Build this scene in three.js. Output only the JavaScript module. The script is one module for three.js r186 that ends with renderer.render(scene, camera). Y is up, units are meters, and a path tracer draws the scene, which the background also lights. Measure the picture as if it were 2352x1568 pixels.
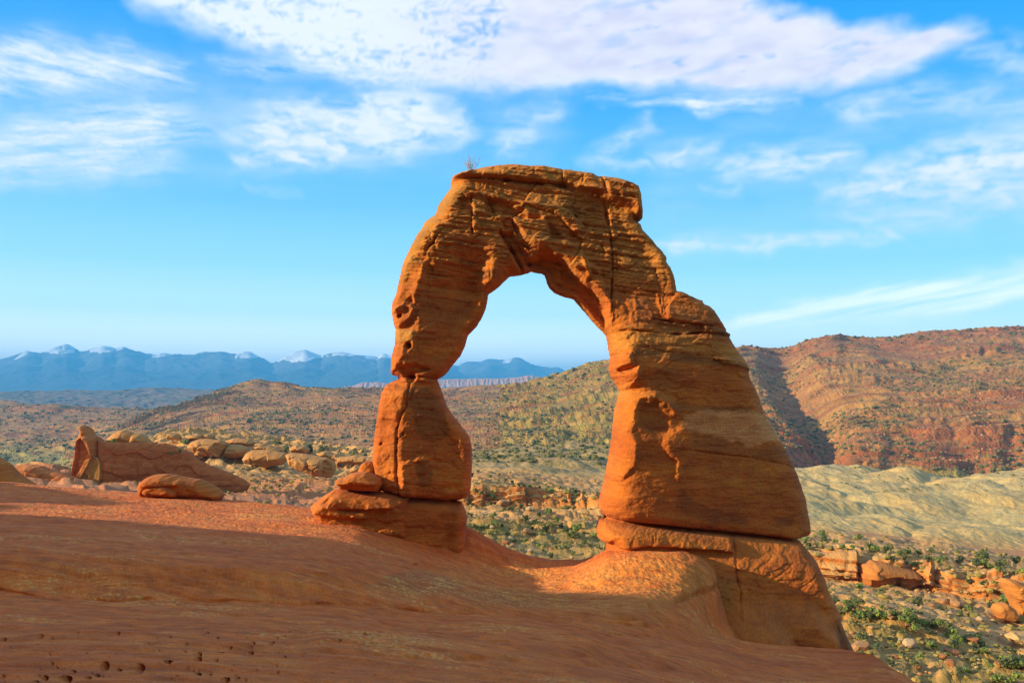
import * as THREE from 'three';
import { mergeGeometries } from 'three/addons/utils/BufferGeometryUtils.js';

// ---------------------------------------------------------------- camera, sky, sun, exposure
const W = 2352, H = 1568, F = 2000, CX = 1176, HY = 900;         // horizon at row 900 of 1568: a level camera with a shifted lens
const scene = new THREE.Scene();
const camera = new THREE.PerspectiveCamera(2 * Math.atan(HY / F) * 180 / Math.PI, W / (2 * HY), 0.5, 90000);
camera.setViewOffset(W, 2 * HY, 0, 0, W, H);
camera.position.set(0, 0, 0);
scene.add(camera);
const renderer = new THREE.WebGLRenderer({ antialias: true });
renderer.toneMapping = THREE.LinearToneMapping;
renderer.toneMappingExposure = 1.9;
renderer.shadowMap.enabled = true;

const SUN_EL = 17 * Math.PI / 180, SUN_AZ = 14 * Math.PI / 180;   // from the left, a little from the front
const sunDir = new THREE.Vector3(-Math.cos(SUN_EL) * Math.cos(SUN_AZ), Math.sin(SUN_EL), Math.cos(SUN_EL) * Math.sin(SUN_AZ));
const sun = new THREE.DirectionalLight(new THREE.Color().setRGB(1, 0.83, 0.56), 5);
sun.position.copy(sunDir).multiplyScalar(400).add(new THREE.Vector3(0, -5, -45));
sun.target.position.set(0, -5, -45);
sun.castShadow = true; sun.shadow.radius = 1;
Object.assign(sun.shadow.camera, { left: -160, right: 160, top: 90, bottom: -90, near: 1, far: 900 });
sun.shadow.mapSize.set(2048, 2048);
scene.add(sun, sun.target);
scene.fog = new THREE.FogExp2(new THREE.Color().setRGB(0.10, 0.51, 1.0), 0.000072);

// ---------------------------------------------------------------- noise and small helpers
let seed = 7;
const rnd = () => { seed = (seed * 1664525 + 1013904223) >>> 0; return seed / 4294967296; };
const rr = (a, b) => a + (b - a) * rnd();
const perm = new Uint8Array(512);
{ const p = Array.from({ length: 256 }, (_, i) => i); for (let i = 255; i > 0; i--) { const j = (rnd() * (i + 1)) | 0; [p[i], p[j]] = [p[j], p[i]]; } for (let i = 0; i < 512; i++) perm[i] = p[i & 255]; }
const GX = new Float32Array(512), GY = new Float32Array(512), GZ = new Float32Array(512);
{ const G = [[1, 1, 0], [-1, 1, 0], [1, -1, 0], [-1, -1, 0], [1, 0, 1], [-1, 0, 1], [1, 0, -1], [-1, 0, -1], [0, 1, 1], [0, -1, 1], [0, 1, -1], [0, -1, -1], [1, 1, 0], [0, -1, 1], [-1, 1, 0], [0, -1, -1]]; for (let i = 0; i < 512; i++) [GX[i], GY[i], GZ[i]] = G[perm[i] & 15]; }
function noise(x, y, z = 0, per = 0) {                            // gradient noise, about -1 .. 1; per > 0: repeats every per cells in x and y
  let xi = Math.floor(x), yi = Math.floor(y), zi = Math.floor(z);
  x -= xi; y -= yi; z -= zi;
  let xj = xi + 1, yj = yi + 1;
  if (per) { xi = ((xi % per) + per) % per; yi = ((yi % per) + per) % per; xj = ((xj % per) + per) % per; yj = ((yj % per) + per) % per; }
  xi &= 255; yi &= 255; xj &= 255; yj &= 255; zi &= 255;
  const zj = (zi + 1) & 255, x1 = x - 1, y1 = y - 1, z1 = z - 1;
  const u = x * x * x * (x * (x * 6 - 15) + 10), v = y * y * y * (y * (y * 6 - 15) + 10), w = z * z * z * (z * (z * 6 - 15) + 10);
  const A = perm[xi], B = perm[xj], AA = perm[A + yi], AB = perm[A + yj], BA = perm[B + yi], BB = perm[B + yj];
  let k = AA + zi; let n0 = GX[k] * x + GY[k] * y + GZ[k] * z; k = BA + zi; let n1 = GX[k] * x1 + GY[k] * y + GZ[k] * z; const p = n0 + u * (n1 - n0);
  k = AB + zi; n0 = GX[k] * x + GY[k] * y1 + GZ[k] * z; k = BB + zi; n1 = GX[k] * x1 + GY[k] * y1 + GZ[k] * z; const q = n0 + u * (n1 - n0);
  k = AA + zj; n0 = GX[k] * x + GY[k] * y + GZ[k] * z1; k = BA + zj; n1 = GX[k] * x1 + GY[k] * y + GZ[k] * z1; const r = n0 + u * (n1 - n0);
  k = AB + zj; n0 = GX[k] * x + GY[k] * y1 + GZ[k] * z1; k = BB + zj; n1 = GX[k] * x1 + GY[k] * y1 + GZ[k] * z1; const s = n0 + u * (n1 - n0);
  const e = p + v * (q - p), f = r + v * (s - r);
  return e + w * (f - e);
}
const fbm = (x, y, z, o, gain = 0.5) => { let s = 0, a = 1, t = 0; for (let i = 0; i < o; i++) { s += a * noise(x, y, z); t += a; a *= gain; x = x * 2.03 + 17.3; y = y * 2.03 - 5.1; z = z * 2.03 + 3.7; } return s / t; };
const ridge = (x, y, z, o) => { let s = 0, a = 1, t = 0; for (let i = 0; i < o; i++) { s += a * (1 - 2 * Math.abs(noise(x, y, z))); t += a; a *= 0.5; x = x * 2.1 + 9.1; y = y * 2.1 + 4.3; z = z * 2.1; } return s / t; };
const cells = (x, y) => { const xi = Math.floor(x), yi = Math.floor(y); let a = 9, b = 9, id = 0; for (let j = -1; j <= 1; j++) for (let i = -1; i <= 1; i++) { const h = perm[perm[(xi + i) & 255] + ((yi + j) & 255)], d = Math.hypot(xi + i + 0.15 + 0.7 * h / 255 - x, yi + j + 0.15 + 0.7 * perm[h] / 255 - y); if (d < a) { b = a; a = d; id = h; } else if (d < b) b = d; } return [perm[id + 7] / 255, b - a]; };
const clamp = (x, a = 0, b = 1) => x < a ? a : x > b ? b : x;
const sm = (a, b, x) => { const t = clamp((x - a) / (b - a)); return t * t * (3 - 2 * t); };
const mix = (a, b, t) => a + (b - a) * t;
const mixc = (a, b, t) => [mix(a[0], b[0], t), mix(a[1], b[1], t), mix(a[2], b[2], t)];
const pl = (pts, x) => {                                          // value of a polyline at x, eased
  if (x <= pts[0][0]) return pts[0][1];
  for (let i = 1; i < pts.length; i++) if (x <= pts[i][0]) { const t = (x - pts[i - 1][0]) / (pts[i][0] - pts[i - 1][0]); return mix(pts[i - 1][1], pts[i][1], t); }
  return pts[pts.length - 1][1];
};
const P = (px, py, D) => new THREE.Vector3((px - CX) / F * D, (HY - py) / F * D, -D);
const pairs = (s) => s.trim().split(/\s+/).map((q) => q.split(',').map(Number));
function segDist(x, y, a, b) { const dx = b[0] - a[0], dy = b[1] - a[1], l = dx * dx + dy * dy; let t = l ? ((x - a[0]) * dx + (y - a[1]) * dy) / l : 0; t = t < 0 ? 0 : t > 1 ? 1 : t; const ex = a[0] + t * dx - x, ey = a[1] + t * dy - y; return Math.sqrt(ex * ex + ey * ey); }
function inside(poly, x, y) { let c = false; for (let i = 0, j = poly.length - 1; i < poly.length; j = i++) { const a = poly[i], b = poly[j]; if ((a[1] > y) !== (b[1] > y) && x < (b[0] - a[0]) * (y - a[1]) / (b[1] - a[1]) + a[0]) c = !c; } return c; }
class Line {                                                      // a crack or a seam
  constructor(s) { this.p = pairs(s); this.x0 = Math.min(...this.p.map((q) => q[0])); this.x1 = Math.max(...this.p.map((q) => q[0])); this.y0 = Math.min(...this.p.map((q) => q[1])); this.y1 = Math.max(...this.p.map((q) => q[1])); }
  near(x, y, r) { return x > this.x0 - r && x < this.x1 + r && y > this.y0 - r && y < this.y1 + r; }
  d(x, y) { let m = 1e9; for (let i = 1; i < this.p.length; i++) m = Math.min(m, segDist(x, y, this.p[i - 1], this.p[i])); return m; }
}
class Area extends Line {                                         // a closed patch: signed distance, positive inside
  constructor(s) { super(s); this.c = [...this.p, this.p[0]]; }
  sd(x, y) { let m = 1e9; for (let i = 1; i < this.c.length; i++) m = Math.min(m, segDist(x, y, this.c[i - 1], this.c[i])); return inside(this.p, x, y) ? m : -m; }
  w(x, y, soft) { return this.near(x, y, soft) ? sm(-soft, soft, this.sd(x, y)) : 0; }
}

// names, labels
const taken = {};
const numbered = (n) => { taken[n] = (taken[n] ?? -1) + 1; return taken[n] ? `${n}_${String(taken[n]).padStart(3, '0')}` : n; };
function tag(o, label, category, group, kind) { Object.assign(o.userData, { label }); if (category) o.userData.category = category; if (group) o.userData.group = group; if (kind) o.userData.kind = kind; return o; }
function add(name, geo, mat, parent = scene) { const m = new THREE.Mesh(geo, mat); m.name = parent === scene ? numbered(name) : name; m.castShadow = m.receiveShadow = true; parent.add(m); return m; }
function thing(name, label, category, pos = [0, 0, 0], group) { const g = new THREE.Group(); g.name = numbered(name); g.position.set(...pos); scene.add(g); return tag(g, label, category, group); }
function structure(name, geo, mat, label) { const m = add(name, geo, mat); m.userData.kind = 'structure'; if (label) m.userData.label = label; return m; }

// ---------------------------------------------------------------- sky: air and clouds as a function of direction
const SKYW = 4096, SKYH = 2048;
{
  const data = new Float32Array(SKYW * SKYH * 4);
  const ang = (px, py) => { const x = (px - CX) / F, y = (HY - py) / F; return [Math.atan(x) * 57.2958, Math.atan(y / Math.hypot(1, x)) * 57.2958]; };
  // cloud banks: outline (azimuth and elevation of picture points), softness in degrees, kind, strength
  const bank = (s, soft, kind, k, streak = 0) => { const p = pairs(s).map(([x, y]) => ang(x, y)); const a = new Area('0,0 1,1'); a.p = p; a.c = [...p, p[0]]; a.x0 = Math.min(...p.map((q) => q[0])); a.x1 = Math.max(...p.map((q) => q[0])); a.y0 = Math.min(...p.map((q) => q[1])); a.y1 = Math.max(...p.map((q) => q[1])); return { a, soft, kind, k, streak }; };
  const banks = [
    bank('300,-60 330,10 430,50 560,100 640,110 720,160 830,190 950,200 1300,190 1420,170 1300,60 1240,-60', 1.5, 'ripple', 1.0),
    bank('480,150 600,135 760,140 900,150 1150,130 1300,150 1330,190 1100,195 900,190 740,165 620,175 500,170', 0.8, 'wisp', 0.8),
    bank('1120,-80 1180,60 1120,120 1150,175 1400,185 1600,200 1760,205 1950,190 2080,150 2230,90 2240,72 2100,72 1960,60 1880,50 1780,20 1740,-10 1720,-80', 1.1, 'sheet', 1.25),
    bank('0,90 100,85 260,110 420,150 430,190 330,190 180,210 60,215 -150,230 -150,80', 1.3, 'wisp', 1.0, 0.1),
    bank('60,270 200,255 330,225 430,260 490,290 420,320 400,370 300,400 230,410 120,400 -20,415 -100,400 -60,300', 1.7, 'wisp', 1.0, -0.15),
    bank('-40,320 70,330 80,350 -60,365', 0.8, 'wisp', 1.0),
    bank('520,300 600,240 720,235 850,220 960,215 1060,260 1080,300 1030,330 940,355 850,360 720,380 620,385 540,370 580,340', 1.4, 'puff', 0.95),
    bank('720,265 800,250 900,230 980,235 1030,270 1000,300 900,310 800,300', 1.2, 'puff', 1.0),
    bank('1130,330 1180,270 1270,235 1290,250 1220,310 1190,360 1140,365', 1.0, 'puff', 0.6),
    bank('1330,370 1400,320 1490,270 1500,300 1440,340 1400,385', 1.0, 'puff', 0.55),
    bank('1350,222 1450,217 1600,222 1700,216 1840,232 1760,245 1680,250 1600,268 1560,240', 0.6, 'wisp', 1.0),
    bank('1500,350 1560,330 1660,330 1640,360 1560,380 1510,372', 0.8, 'puff', 0.65),
    bank('1640,390 1700,350 1850,335 1970,350 1960,375 1850,395 1760,410 1700,405', 0.9, 'puff', 0.8),
    bank('1880,440 1980,400 2100,350 2230,320 2360,300 2600,310 2600,460 2300,470 2120,455 1980,460', 1.6, 'puff', 0.95),
    bank('1900,240 2000,215 2060,260 1990,280 1920,270', 0.8, 'puff', 0.6),
    bank('2000,200 2150,190 2300,210 2500,230 2480,280 2250,270 2080,250', 1.2, 'puff', 0.45),
    bank('2210,110 2400,80 2600,90 2600,190 2300,170', 1.2, 'puff', 0.5),
    bank('1500,560 1640,545 1760,548 1900,535 2060,530 2080,545 1900,560 1700,570 1560,580', 0.7, 'puff', 0.8),
    bank('1900,500 2050,470 2260,490 2240,520 2000,520', 0.9, 'puff', 0.5),
    bank('1610,430 1700,425 1690,450 1620,450', 0.6, 'puff', 0.45),
    bank('1400,375 1480,370 1490,388 1420,390', 0.5, 'puff', 0.5),
    bank('1640,760 1700,720 1900,680 2100,650 2352,612 2700,560 2700,680 2352,690 2200,715 1900,740', 0.8, 'streak', 0.9),
    bank('700,800 800,795 900,797 900,815 760,818', 0.5, 'puff', 0.55),
    bank('1050,790 1130,775 1200,780 1180,800 1080,810', 0.6, 'puff', 0.4),
    bank('1230,830 1330,815 1440,820 1430,850 1260,850', 0.6, 'puff', 0.45),
    bank('-100,70 200,70 460,140 700,170 760,240 560,330 480,400 200,430 -100,430', 2.2, 'veil', 0.26),
    bank('480,210 1100,200 1320,240 1260,380 900,400 520,400', 1.8, 'veil', 0.26),
    bank('1480,300 2000,190 2500,180 2500,520 1900,560 1500,590 1480,450', 2.2, 'veil', 0.24),
    bank('560,425 640,430 690,450 640,445', 0.5, 'puff', 0.35),
  ];
  const grid = [];                                                // banks by 3-degree cell, so that far ones cost nothing
  const cell = (az, el) => Math.floor((az + 180) / 3) * 60 + Math.floor(el / 3);
  for (const b of banks) for (let x = b.a.x0 - 2 * b.soft - 3; x <= b.a.x1 + 2 * b.soft + 3; x += 3) for (let y = Math.max(0, b.a.y0 - 2 * b.soft - 3); y <= b.a.y1 + 2 * b.soft + 3; y += 3) (grid[cell(x, y)] ??= new Set()).add(b);
  // what reaches the ground through the haze box below is paler; near the horizon the air itself glows
  const stops = [[0, [2.1, 2.15, 1.95]], [1.5, [1.85, 2.0, 1.85]], [3, [1.3, 1.6, 1.45]], [5, [0.64, 1.06, 1.14]], [8, [0.31, 0.76, 1.0]], [12, [0.14, 0.54, 0.91]], [18, [0.038, 0.37, 0.84]], [24, [0.006, 0.29, 0.81]], [40, [0.006, 0.21, 0.68]], [90, [0.006, 0.15, 0.55]]];
  const air = (el) => { for (let i = 1; i < stops.length; i++) if (el <= stops[i][0]) return mixc(stops[i - 1][1], stops[i][1], (el - stops[i - 1][0]) / (stops[i][0] - stops[i - 1][0])); return stops[stops.length - 1][1]; };
  for (let j = 0; j < SKYH; j++) {
    const el = ((j + 0.5) / SKYH - 0.5) * 180;
    for (let i = 0; i < SKYW; i++) {
      const o = (j * SKYW + i) * 4; data[o + 3] = 1;
      if (el < -0.5) { data[o] = 0.2; data[o + 1] = 0.12; data[o + 2] = 0.07; continue; }
      const lon = ((i + 0.5) / SKYW - 0.5) * 2 * Math.PI;          // direction (cos lon, ., sin lon); the camera looks along -z, lon = -90 degrees
      let az = lon * 57.2958 + 90; if (az > 180) az -= 360;
      if ((Math.abs(az) > 36 || el > 30) && ((i & 3) || (j & 3))) { const q = ((j & ~3) * SKYW + (i & ~3)) * 4; if ((j & ~3) / SKYH > 0.498) { data[o] = data[q]; data[o + 1] = data[q + 1]; data[o + 2] = data[q + 2]; continue; } }
      const e = Math.max(el, 0), er = e / 57.2958;
      let c = air(e);
      c = mixc(c, [c[0] * 1.35 + 0.05, c[1] * 1.08, c[2]], 0.5 * sm(60, -30, az) * sm(60, 5, e) * sm(-150, -60, az));   // a little paler towards the sun's side
      // sheet coordinates of a cloud deck seen in perspective
      const r = 1 / Math.tan(er + 0.10), X = r * Math.sin(az / 57.2958), Y = r * Math.cos(az / 57.2958);
      let d = 0, tint = 0;
      const set = grid[cell(az, e)];
      if (set) for (const b of set) {
        const wx = 1.3 * fbm(az * 0.4, e * 0.7, 3, 4), wy = 0.8 * fbm(az * 0.4, e * 0.7, 9, 4), so = b.soft * 0.75;
        const s = b.a.sd(az + wx, e + wy);
        if (s < -so) continue;
        const m = sm(-so, so * 0.9, s);
        let v;
        if (b.kind === 'ripple') { const q = fbm(X * 62 + 18 * Y + 3 * wx, Y * 34, 1, 2), q2 = fbm(X * 20, Y * 16, 6, 3), big = fbm(X * 2.6, Y * 3, 4, 3); v = m * clamp(0.74 + 0.75 * q * sm(0.1, 0.9, m) + 0.65 * q2 + 0.9 * big); v = mix(v, m, 0.15); tint = Math.max(tint, m * 0.75 * sm(-12, 4, az)); }
        else if (b.kind === 'wisp') { const t = e + b.streak * az; const q = fbm(az * 0.13 + wx * 0.3, t * 1.1 + wy * 0.6, 2, 3), f = fbm(az * 0.5 + wx * 0.6, t * 5.2 + 1.4 * wx, 7, 5, 0.62); v = m * clamp(0.5 + 1.0 * q + 0.85 * f); }
        else if (b.kind === 'sheet') { const q = fbm(az * 0.22 + wx * 0.3, (e - 0.12 * az) * 0.9, 5, 5), hole = fbm(az * 0.5, e * 1.4, 8, 4); v = m * clamp(0.78 + 0.8 * q - 0.35 * sm(0.15, 0.5, hole)); tint = Math.max(tint, m * 0.75 * sm(-12, 4, az)); }
        else if (b.kind === 'veil') v = m * clamp(0.55 + 0.9 * fbm(az * 0.18 + wx * 0.5, e * 0.8, 16, 4));
        else if (b.kind === 'streak') { const t = e - 0.16 * az, f = fbm(az * 0.3, t * 4.5, 7, 4), q = fbm(az * 0.12, t * 1.2, 3, 3); v = m * clamp(0.62 + 0.6 * f + 0.9 * q); }
        else { const q = fbm(az * 0.5 + wx, e * 1.2, 6, 5), f = fbm(az * 1.2 + wx, e * 3.6, 2, 4); v = m * clamp(0.64 + 1.35 * q + 0.42 * f); }
        d = 1 - (1 - d) * (1 - clamp(v * b.k * (b.kind === 'veil' ? 1 : 1.15)));
      }
      // loose thin clouds out of view, their cover tuned for the fill light
      const away = clamp(Math.max(sm(34, 48, Math.abs(az)), sm(25, 34, e)));
      if (away > 0) {
        const cover = fbm(X * 0.22 + 3, Y * 0.22, 12, 3), q = fbm(X * 0.8 + cover, Y * 1.1, 14, 5);
        const v = sm(-0.28, 0.4, cover + 0.15) * clamp(0.52 + 1.15 * q) * away;
        d = 1 - (1 - d) * (1 - clamp(v));
      }
      const lowhaze = sm(10, 0, e);
      const body = 0.5 + 0.5 * fbm(az * 0.35, e * 0.9, 21, 3);
      let cl = mixc([0.68, 0.80, 0.86], [0.84, 0.86, 0.87], d * 0.8 + 0.2 * lowhaze); cl = mixc(cl, [1.55, 1.6, 1.5], sm(11, 2, e));
      if (tint > 0) cl = mixc(cl, mixc([0.54, 0.53, 0.74], [0.80, 0.76, 0.82], sm(0.2, 0.75, body)), tint * sm(4, 12, e));
      c = mixc(c, cl, clamp(d) * 0.95);
      // the glow of the air round the sun
      const cs = Math.cos(er) * Math.cos(lon) * sunDir.x + Math.sin(er) * sunDir.y + Math.cos(er) * Math.sin(lon) * sunDir.z, gl = Math.exp((cs - 1) * 9), gl2 = Math.exp((cs - 1) * 60);
      c = [c[0] + 0.55 * gl + 1.6 * gl2, c[1] + 0.40 * gl + 1.35 * gl2, c[2] + 0.2 * gl + 0.9 * gl2];
      for (let q = 0; q < 3; q++) data[o + q] = c[q] * 0.684;
    }
  }
  const t = new THREE.DataTexture(data, SKYW, SKYH, THREE.RGBAFormat, THREE.FloatType);
  t.mapping = THREE.EquirectangularReflectionMapping; t.magFilter = THREE.LinearFilter; t.minFilter = THREE.LinearFilter; t.needsUpdate = true;
  scene.background = t; scene.environment = t;
}

// ---------------------------------------------------------------- surface textures (seamless; uv in metres)
function tex(size, f, metres, color) {
  const d = new Uint8Array(size * size * 4);
  for (let j = 0; j < size; j++) for (let i = 0; i < size; i++) { const v = f(i / size, j / size), k = (j * size + i) * 4; for (let c = 0; c < 3; c++) d[k + c] = clamp(Array.isArray(v) ? v[c] : v) * 255; d[k + 3] = 255; }
  const t = new THREE.DataTexture(d, size, size, THREE.RGBAFormat);
  t.wrapS = t.wrapT = THREE.RepeatWrapping; t.magFilter = THREE.LinearFilter; t.minFilter = THREE.LinearMipmapLinearFilter; t.generateMipmaps = true;
  t.repeat.set(1 / metres[0], 1 / metres[1]); if (color) t.colorSpace = THREE.SRGBColorSpace; t.needsUpdate = true; return t;
}
const tn = (x, y, p, z = 0) => noise(x * p, y * p, z, p);
const tf = (x, y, p, o, z = 0) => { let s = 0, a = 0.5; for (let k = 0; k < o; k++) { s += a * tn(x, y, p, z + k); a *= 0.55; p *= 2; } return s; };
const strataV = (x, y) => { let s = 0, a = 0.5; for (let k = 0, q = 16; k < 4; k++, q *= 2, a *= 0.62) s += a * noise(x * (q / 8), y * q + 0.6 * tn(x, y, 4, 3), k + 0.5, q) ; return s; };
const T = {
  strata: tex(512, (x, y) => 0.5 + 0.55 * strataV(x, y) + 0.5 * tf(x, y, 24, 5, 2), [7, 5]),
  grain: tex(512, (x, y) => 0.5 + 0.8 * tf(x, y, 10, 7, 4), [3, 3]),
  rough: tex(512, (x, y) => { const a = 1 - Math.abs(2 * tf(x, y, 8, 5, 1)); return 0.25 + 0.5 * a + 0.5 * tf(x, y, 32, 4, 9); }, [4, 4]),
  tone: tex(512, (x, y) => { const a = tf(x, y, 6, 6, 6), b = tf(x, y, 60, 4, 11), s = strataV(x, y); const v = 0.93 + 0.18 * a + 0.22 * b + 0.08 * s; return [v, v + 0.03 * a, v + 0.06 * a]; }, [6, 5], true),
  ground: tex(1024, (x, y) => { const s = noise(x * 8, y * 48, 1, 48) * 0 + tf(x, y, 9, 3, 5) * 0.5; const st = noise(x * 6 + 0, y * 40 + 2 * tn(x, y, 3), 2, 240); return 0.5 + 0.22 * st + 0.5 * tf(x, y, 20, 6, 8) + s; }, [3.4, 3.4]),
  speck: tex(512, (x, y) => { const a = tf(x, y, 8, 5, 6), b = tf(x, y, 90, 3, 15); const sp = sm(0.26, 0.40, b + 0.25 * a); const v = 0.92 + 0.2 * a + 0.2 * b; return [v + 0.06 * sp, v + 0.09 * sp, v + 0.12 * sp]; }, [4, 4], true),
};
const rockMat = (bump, scale, map = T.tone, rough = 1) => new THREE.MeshStandardMaterial({ vertexColors: true, roughness: rough, metalness: 0, bumpMap: bump, bumpScale: scale, map });
const M = {
  arch: rockMat(T.strata, 0.10), slick: rockMat(T.ground, 0.08, T.speck), rock: rockMat(T.rough, 0.10), far: new THREE.MeshStandardMaterial({ vertexColors: true, roughness: 1 }),
};
const big = (t, m) => { const c = t.clone(); c.repeat.set(1 / m, 1 / m); c.needsUpdate = true; return c; };
M.canyon = new THREE.MeshStandardMaterial({ vertexColors: true, roughness: 1, map: big(T.speck, 14), bumpMap: big(T.rough, 12), bumpScale: 0.2 });
M.hill = new THREE.MeshStandardMaterial({ vertexColors: true, roughness: 1, map: big(T.tone, 120), bumpMap: big(T.rough, 90), bumpScale: 2 });
M.bad = new THREE.MeshStandardMaterial({ vertexColors: true, roughness: 1, map: big(T.tone, 60), bumpMap: big(T.grain, 40), bumpScale: 0.8 });

M.arch.color.setRGB(0.86, 0.75, 0.26); M.slick.color.setRGB(1.08, 0.91, 0.36); M.rock.color.setRGB(0.90, 0.74, 0.46); M.canyon.color.setRGB(0.92, 0.80, 0.62); M.hill.color.setRGB(0.76, 0.73, 0.38); M.bad.color.setRGB(0.92, 0.76, 0.62); M.far.color.setScalar(0.8);
// ---------------------------------------------------------------- a body swollen from its outline (outline points are picture points at distance D)
function swell({ poly, D, step, front, back, color, part, edge = 1.2, es = 0.09, zc = () => 0 }) {
  let pts = [];
  for (let i = 0; i < poly.length; i++) {
    const a = poly[i], b = poly[(i + 1) % poly.length], l = Math.hypot(b[0] - a[0], b[1] - a[1]), n = Math.max(1, Math.round(l / (step * 1.6)));
    for (let k = 0; k < n; k++) { const x = mix(a[0], b[0], k / n), y = mix(a[1], b[1], k / n); pts.push([x + edge * fbm(x * es, y * es * 1.6, 31, 3), y + edge * fbm(x * es, y * es, 47, 3)]); }
  }
  const x0 = Math.min(...pts.map((p) => p[0])) - step * 2, y0 = Math.min(...pts.map((p) => p[1])) - step * 2;
  const nx = Math.ceil((Math.max(...pts.map((p) => p[0])) - x0) / step) + 3, ny = Math.ceil((Math.max(...pts.map((p) => p[1])) - y0) / step) + 3;
  // segments sorted into rows for the inside test, and into coarse cells for the distance
  const n = pts.length, C = step * 10, cx = Math.ceil(nx * step / C) + 1, cy = Math.ceil(ny * step / C) + 1, cells = Array.from({ length: cx * cy }, () => []);
  for (let i = 0; i < n; i++) { const q = pts[i]; cells[Math.floor((q[1] - y0) / C) * cx + Math.floor((q[0] - x0) / C)].push(i); }
  const m = D / F, RM = 12;                                       // search radius in coarse cells
  const ins = new Uint8Array(nx * ny), dist = new Float32Array(nx * ny), nearest = new Int32Array(nx * ny);
  for (let j = 0; j < ny; j++) {
    const y = y0 + j * step, xs = [];
    for (let i = 0, k = n - 1; i < n; k = i++) { const a = pts[i], b = pts[k]; if ((a[1] > y) !== (b[1] > y)) xs.push((b[0] - a[0]) * (y - a[1]) / (b[1] - a[1]) + a[0]); }
    xs.sort((a, b) => a - b);
    for (let i = 0; i < nx; i++) { const x = x0 + i * step; let c = 0; while (c < xs.length && xs[c] < x) c++; ins[j * nx + i] = c & 1; }
  }
  for (let j = 0; j < ny; j++) for (let i = 0; i < nx; i++) {
    const x = x0 + i * step, y = y0 + j * step, ci = Math.floor((x - x0) / C), cj = Math.floor((y - y0) / C);
    let best = 1e18, bi = 0;
    for (let r = 0; r <= RM; r++) {
      if ((r - 1) * C > Math.sqrt(best)) break;
      for (let b = cj - r; b <= cj + r; b++) for (let a = ci - r; a <= ci + r; a++) {
        if (Math.max(Math.abs(a - ci), Math.abs(b - cj)) !== r || a < 0 || b < 0 || a >= cx || b >= cy) continue;
        for (const k of cells[b * cx + a]) { const dx = pts[k][0] - x, dy = pts[k][1] - y, q = dx * dx + dy * dy; if (q < best) { best = q; bi = k; } }
      }
    }
    if (best < 1e17) { const a = pts[(bi + n - 1) % n], b = pts[bi], c = pts[(bi + 1) % n]; dist[j * nx + i] = Math.min(segDist(x, y, a, b), segDist(x, y, b, c)); } else dist[j * nx + i] = RM * C;
    nearest[j * nx + i] = bi;
  }
  const fid = new Int32Array(nx * ny).fill(-1), bid = new Int32Array(nx * ny).fill(-1);
  const pos = [], col = [], uv = [], pp = [], faces = [];
  const vert = (k, isFront) => {
    const ids = isFront || !ins[k] ? fid : bid;
    if (ids[k] >= 0) return ids[k];
    let x = x0 + (k % nx) * step, y = y0 + Math.floor(k / nx) * step, t = 0;
    if (!ins[k]) { const q = nearest[k], a = pts[(q + n - 1) % n], b = pts[q], c = pts[(q + 1) % n]; let s = [1e9]; for (const [u, v] of [[a, b], [b, c]]) { const dx = v[0] - u[0], dy = v[1] - u[1], l = dx * dx + dy * dy || 1, h = clamp(((x - u[0]) * dx + (y - u[1]) * dy) / l), ex = u[0] + h * dx, ey = u[1] + h * dy, dd = Math.hypot(ex - x, ey - y); if (dd < s[0]) s = [dd, ex, ey]; } x = s[1]; y = s[2]; }
    else t = isFront ? front(x, y, dist[k] * m) : -back(x, y, dist[k] * m);
    const id = pos.length / 3; let X = (x - CX) * m, Y = (HY - y) * m;
    const zz = zc(x, y), ms = (D - zz) / D; X *= ms; Y *= ms; pos.push(X, Y, -D + t + zz); uv.push(X + 0.35 * t, Y); pp.push(x, y); col.push(...color(x, y, t, dist[k] * m, isFront));
    return ids[k] = id;
  };
  for (let j = 0; j < ny - 1; j++) for (let i = 0; i < nx - 1; i++) {
    const a = j * nx + i, b = a + 1, c = a + nx, d = c + 1;
    if (!(ins[a] || ins[b] || ins[c] || ins[d])) continue;
    for (const f of [true, false]) {
      const A = vert(a, f), B = vert(b, f), Cc = vert(c, f), Dd = vert(d, f);
      const g = part ? part(x0 + (i + 0.5) * step, y0 + (j + 0.5) * step, f) : 0;
      if (f) faces.push([A, Cc, B, g], [B, Cc, Dd, g]); else faces.push([A, B, Cc, g], [B, Dd, Cc, g]);
    }
  }
  const whole = new THREE.BufferGeometry();
  whole.setAttribute('position', new THREE.Float32BufferAttribute(pos, 3));
  whole.setIndex(faces.filter((f) => f[0] !== f[1] && f[1] !== f[2] && f[0] !== f[2]).flatMap((f) => [f[0], f[1], f[2]]));
  whole.computeVertexNormals();
  const nor = whole.getAttribute('normal').array, out = {};
  for (const f of faces) (out[f[3]] ??= []).push(f);
  const geos = {};
  for (const g in out) {
    const map = new Map(), ix = [], gp = [], gn = [], gc = [], gu = [];
    for (const f of out[g]) for (let k = 0; k < 3; k++) { let id = map.get(f[k]); if (id === undefined) { id = map.size; map.set(f[k], id); const v = f[k]; gp.push(pos[v * 3], pos[v * 3 + 1], pos[v * 3 + 2]); gn.push(nor[v * 3], nor[v * 3 + 1], nor[v * 3 + 2]); gc.push(col[v * 3], col[v * 3 + 1], col[v * 3 + 2]); gu.push(uv[v * 2], uv[v * 2 + 1]); } ix.push(id); }
    const q = new THREE.BufferGeometry();
    q.setAttribute('position', new THREE.Float32BufferAttribute(gp, 3)); q.setAttribute('normal', new THREE.Float32BufferAttribute(gn, 3)); q.setAttribute('color', new THREE.Float32BufferAttribute(gc, 3)); q.setAttribute('uv', new THREE.Float32BufferAttribute(gu, 2)); q.setIndex(ix);
    geos[g] = q;
  }
  return geos;
}
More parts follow.
